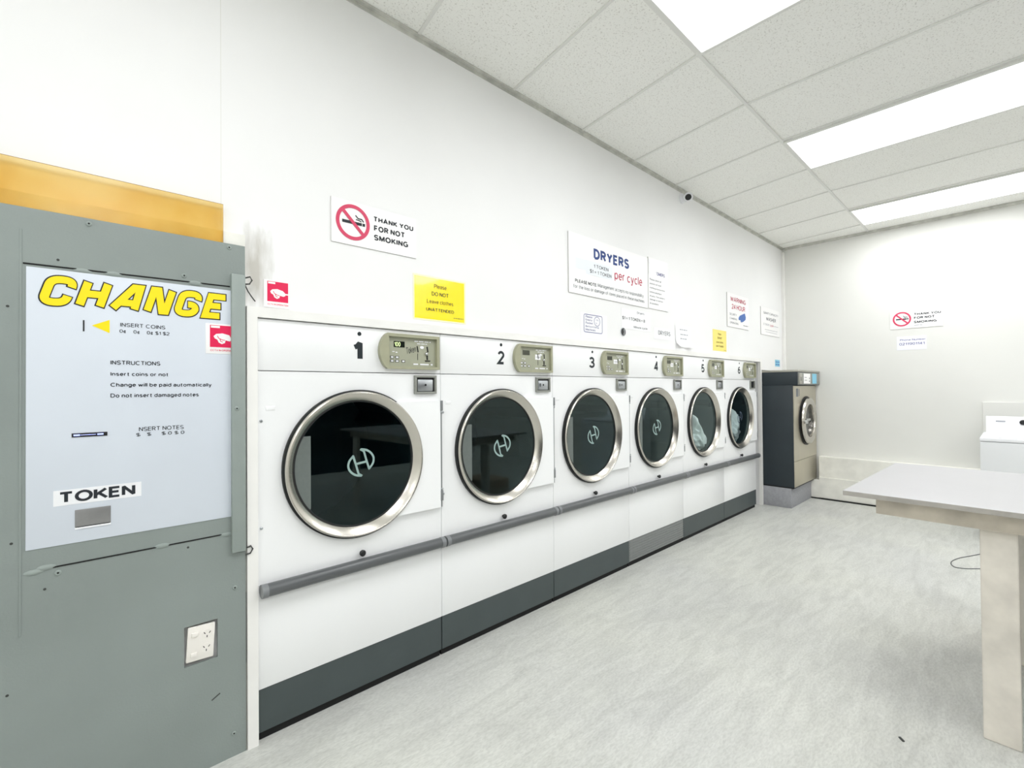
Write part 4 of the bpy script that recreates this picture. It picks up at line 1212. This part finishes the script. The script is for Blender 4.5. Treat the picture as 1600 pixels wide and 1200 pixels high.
s = sign('camera_warning_sign', 'white WARNING 24 HOUR security camera sign above the pale yellow notice', 'sign', 4.155, 4.69, 1.856, 2.187, 0.006, 'board', edge='boardedge')
letters(s, [('WARNING', 4.233, 4.613, 2.110, 2.161, 0.01), ('24 HOUR', 4.256, 4.596, 2.036, 2.086, 0.01)], 'redink')
letters(s, [('SECURITY', 4.206, 4.38, 1.972, 1.993), ('CAMERAS', 4.211, 4.39, 1.931, 1.952), ('OPERATING', 4.215, 4.42, 1.889, 1.910), (None, 4.546, 4.67, 1.888, 1.900)], 'greyink', 'small_print')
o, cx, cz, y = s
bm = B(); prism(bm, [(a - cx, b - cz) for a, b in ((4.424, 1.960), (4.44, 1.972), (4.455, 1.985), (4.585, 2.022), (4.612, 1.985), (4.604, 1.957), (4.54, 1.93), (4.485, 1.920), (4.470, 1.943), (4.43, 1.938))], y - 0.0006, y)
obj('camera_symbol', bm, 'warnblue', o, smooth=0)

s = sign('washer_price_sign', 'small white WASHER sign near the room corner', 'sign', 5.043, 5.635, 1.845, 2.150, 0.006, 'board', edge='boardedge')
letters(s, [('GIANT CAPACITY', 5.118, 5.594, 2.078, 2.106, 0.01), ('WASHER', 5.20, 5.51, 2.008, 2.053, 0.02)], 'greyink')
letters(s, [('3 TOKENS', 5.108, 5.30, 1.952, 1.975), (None, 5.44, 5.595, 1.956, 1.966), (None, 5.155, 5.56, 1.90, 1.910), (None, 5.18, 5.55, 1.876, 1.884)], 'paleink', 'small_print')
letters(s, [('cycle', 5.32, 5.43, 1.944, 1.976)], 'redink', 'cycle_lettering')
s = sign('blue_sticker', 'small light blue sticker on the wall just above the dark washing machine', 'sticker', 5.488, 5.646, 1.502, 1.580, 0.0008, 'cyan')
letters(s, [(None, 5.50, 5.635, 1.545, 1.565), (None, 5.50, 5.635, 1.515, 1.535)], 'warnblue')

# security camera under the ceiling
t = thing('security_camera', 'small white round security camera at the top of the dryer wall', 'security camera', (3.27, WY - 0.0004, 2.855))
bm = B(); lathe(bm, [(0.0001, 0), (0.042, 0), (0.042, -0.012), (0.028, -0.020), (0.014, -0.024), (0.014, -0.05), (0.0001, -0.05)], (0, 0, 0), 'y', 28); obj('mount', bm, 'wwhite', t, smooth=40)
head = obj('camera_head', (lambda b: (lathe(b, [(0.0001, 0.035), (0.025, 0.033), (0.036, 0.02), (0.038, -0.025), (0.034, -0.034), (0.0001, -0.034)], (0, 0, 0), 'y', 32), b)[1])(B()), 'wwhite', t, smooth=40)
head.location = (0.0, -0.06, -0.005)
dv = Vector((-0.5131 - 3.27, -1.8854 + 0.06, 1.2654 - 2.85)).normalized()
head.rotation_mode = 'QUATERNION'; head.rotation_quaternion = Vector((0, -1, 0)).rotation_difference(dv)
bm = B(); lathe(bm, [(0.0001, -0.0345), (0.024, -0.0345), (0.0245, -0.038), (0.018, -0.040), (0.0001, -0.0395)], (0, 0, 0), 'y', 28); obj('lens', bm, 'black', head, smooth=40)

# ------------------------------------------------------------------ front loading washer on its plinth
tag(bx('machine_plinth', 4.985, 5.685, -0.277, 0.55, 0.0, 0.205, 'concrete', None, 0.004), 'grey concrete plinth under the dark washing machine', 'plinth')
t = thing('washing_machine', 'front-loading washing machine with dark side and stainless front in the corner', 'washing machine', (4.985, 0, 0.205))
X1 = 0.785
def tb(name, *a, **k): return bx(name, *a, **k)
tb('cabinet', 0.0, X1, -0.3060, 0.55, 0.012, 1.075, 'wnavy', t, bev=0.003)
tb('head', 0.0, X1, -0.350, 0.55, 1.0755, 1.213, 'wnavy', t, bev=0.003)
tb('base_gap', 0.005, X1 - 0.005, -0.300, 0.54, 0.0005, 0.012, 'dark', t)
o = tb('top_cover', -0.004, X1 + 0.004, -0.356, 0.555, 1.2135, 1.236, 'wtop', t, bev=0.003)
ux, uz = 0.415, 0.69
bm = B(); plate_hole(bm, 0.0, X1, 0.284, 1.068, ux, uz, 0.215, -0.3140, -0.3065, 72); fpn = obj('front_panel', bm, 'steel2', t)
lp = tb('lower_panel', 0.0, X1, -0.3130, -0.3065, 0.016, 0.280, 'steel2', t, bev=0.0015)
cpn = tb('control_panel', 0.006, X1 - 0.002, -0.354, -0.3505, 1.082, 1.207, 'greyplastic', t, bev=0.001)
tb('coin_unit', 0.02, 0.105, -0.366, -0.3545, 1.09, 1.20, 'wtop', cpn, bev=0.002)
tb('coin_slot', 0.055, 0.066, -0.3675, -0.366, 1.12, 1.16, 'black', cpn)
kp = tb('keypad', 0.19, 0.42, -0.3565, -0.3545, 1.092, 1.198, 'board', cpn)
bm = B()
for a in (0.385,):
    for b in (1.118, 1.148): disc(bm, a, b, 0.010, -0.358, -0.3565, 14)
bar(bm, 0.21, 0.30, 1.125, 1.13, -0.3572); bar(bm, 0.21, 0.29, 1.155, 1.16, -0.3572)
obj('button', bm, 'greyink', kp)
tb('instruction_sticker', 0.50, 0.66, -0.3565, -0.3545, 1.092, 1.20, 'cyan', cpn)
ct = tb('programme_card', 0.075, 0.14, -0.3155, -0.3140, 0.955, 1.04, 'greyink', fpn); tb('card_strip', 0.165, 0.18, -0.3155, -0.3140, 0.96, 1.035, 'greyink', fpn)
bm = B(); lathe(bm, [(0.265, -0.3140), (0.265, -0.3220), (0.235, -0.3240), (0.215, -0.3150), (0.215, -0.3080)], (ux, 0, uz), 'y', 72)
dr = obj('door', bm, 'black', t, smooth=40)
bm = B(); lathe(bm, [(0.200, -0.3230), (0.248, -0.3280), (0.252, -0.3400), (0.246, -0.3540), (0.225, -0.3600), (0.190, -0.3600), (0.178, -0.3540), (0.172, -0.3330), (0.175, -0.3230), (0.200, -0.3230)], (ux, 0, uz), 'y', 84)
obj('ring', bm, 'steel', dr, smooth=40)
bm = B(); lathe(bm, [(0.0001, -0.3210), (0.10, -0.3220), (0.176, -0.3280), (0.176, -0.3240), (0.10, -0.3170), (0.0001, -0.3160)], (ux, 0, uz), 'y', 60); obj('glass', bm, 'wglass', dr, smooth=40)
bm = B(); lathe(bm, [(0.213, -0.3062), (0.17, -0.3100), (0.0001, -0.3100)], (ux, 0, uz), 'y', 48); obj('drum', bm, 'black', t, smooth=0)
bm = B(); box(bm, ux - 0.235, ux - 0.175, -0.3800, -0.3560, uz - 0.022, uz + 0.016, 0.005); box(bm, ux - 0.18, ux - 0.06, -0.3720, -0.3600, uz + 0.004, uz + 0.03, 0.003)
obj('handle', bm, 'chrome', dr)

# ------------------------------------------------------------------ folding table
TX0, TX1, TY0, TY1, TZ = 1.80, 2.826, -3.3, -1.397, 0.841
t = thing('folding_table', 'long pale grey laminate folding table on cream timber legs', 'table', ((TX0 + TX1) / 2, (TY0 + TY1) / 2, 0))
ax, ay = (TX0 + TX1) / 2, (TY0 + TY1) / 2
t.rotation_euler = (0, 0, -0.03)      # stands slightly askew to the wall
_c = Vector((TX0 - ax, TY1 - ay, 0))
t.location = Vector((TX0, TY1, 0)) - Matrix.Rotation(-0.03, 3, 'Z') @ _c
bm = B(); box(bm, TX0 - ax, TX1 - ax, TY0 - ay, TY1 - ay, TZ - 0.019, TZ, 0.0012)
for f in bm.faces:
    if abs(f.normal.z) < 0.5: f.material_index = 1
obj('tabletop', bm, ['tabletop', 'tabledge'], t, smooth=0)
bm = B()
box(bm, 1.872 - ax, 1.8985 - ax, -3.2 - ay, -1.492 - ay, 0.752, TZ - 0.0195, 0.002); box(bm, 2.74 - ax, 2.764 - ax, -3.2 - ay, -1.492 - ay, 0.752, TZ - 0.0195, 0.002)
box(bm, 1.899 - ax, 2.7395 - ax, -1.520 - ay, -1.494 - ay, 0.752, TZ - 0.0195, 0.002)
obj('apron', bm, 'tablewear', t, smooth=0)
for x, y in ((1.897, -1.788), (2.64, -1.788), (1.897, -3.1), (2.64, -3.1)):
    bm = B(); box(bm, x + 0.002 - ax, x + 0.045 - ax, y - 0.096 - ay, y - ay, 0.0, TZ - 0.0195, 0.004); obj('leg', bm, 'tabwood', t, smooth=0)
tag(bx('storage_box', 2.70, 3.0, -2.30, -1.884, 0.0, 0.305, 'tanbox', None, 0.004), 'tan box on the floor under the table, mostly hidden by its leg', 'box')

# ------------------------------------------------------------------ top loading washer by the far wall
t = thing('top_load_washer', 'white top-loading washer against the far wall behind the table', 'washing machine', (4.885, -2.03, 0))
hw = 0.345
tb('body', 0.0, 0.70, -hw, hw, 0.03, 0.808, 'wgrey', t, bev=0.006)
tp = tb('top_deck', -0.004, 0.70, -hw - 0.002, hw + 0.002, 0.811, 0.840, 'wwhite', t, bev=0.006)
tb('lid', 0.02, 0.50, -hw + 0.09, hw - 0.09, 0.8405, 0.848, 'wwhite', tp, bev=0.003)
bm = B(); prism(bm, [(0.56, 0.8405), (0.70, 0.8405), (0.70, 0.985), (0.62, 0.985), (0.575, 0.885)], -hw + 0.02, hw - 0.02)
cs = obj('control_console', bm, 'wwhite', t, smooth=0)
bm = B(); lathe(bm, [(0.022, 0), (0.020, -0.02), (0.0001, -0.022)], (0, 0, 0), 'y', 24)
kn = obj('dial', bm, 'black', cs, smooth=40); kn.location = (0.600, hw - 0.245, 0.940); kn.rotation_euler = (0, 0, -math.pi / 2)
bm = B(); box(bm, -0.003, 0.0, hw - 0.14, hw - 0.08, -0.006, 0.006); bd = obj('badge', bm, 'paleink', cs, smooth=0); bd.location = (0.600, 0, 0.945); bd['label'] = 'small oval badge on the console'
for sx in (0.06, 0.64):
    for sy in (-hw + 0.05, hw - 0.05):
        bm = B(); lathe(bm, [(0.018, 0.0), (0.018, 0.012), (0.010, 0.014), (0.010, 0.031)], (sx, sy, 0), 'z', 14, cap0=True); obj('foot', bm, 'black', t)
bm = B(); box(bm, 5.772, L, -3.2, -1.674, 0.475, 1.106, 0.003)
struct(obj('trim_6', bm, 'wallfar', smooth=0))

# ------------------------------------------------------------------ bits on the floor
bm = B(); tube(bm, smooth_line([(4.48, -1.695, 0.002), (4.36, -1.64, 0.002), (4.26, -1.593, 0.002), (4.16, -1.563, 0.002), (4.085, -1.556, 0.002), (4.02, -1.567, 0.002), (3.99, -1.59, 0.002), (4.01, -1.639, 0.002), (4.06, -1.69, 0.002), (4.098, -1.73, 0.002)]), 0.003, 6)
tag(obj('wire_loop', bm, 'wire', smooth=60), 'thin dark loop of wire on the floor left of the table leg', 'wire')
bm = B(); box(bm, -0.011, 0.011, -0.004, 0.004, 0.0, 0.004, 0.001)
o = obj('floor_scrap', bm, 'scuff', None, (1.668, -1.59, 0.0)); o.rotation_euler = (0, 0, 0.7)
tag(o, 'tiny dark scrap on the floor in front of the table leg', 'scrap')
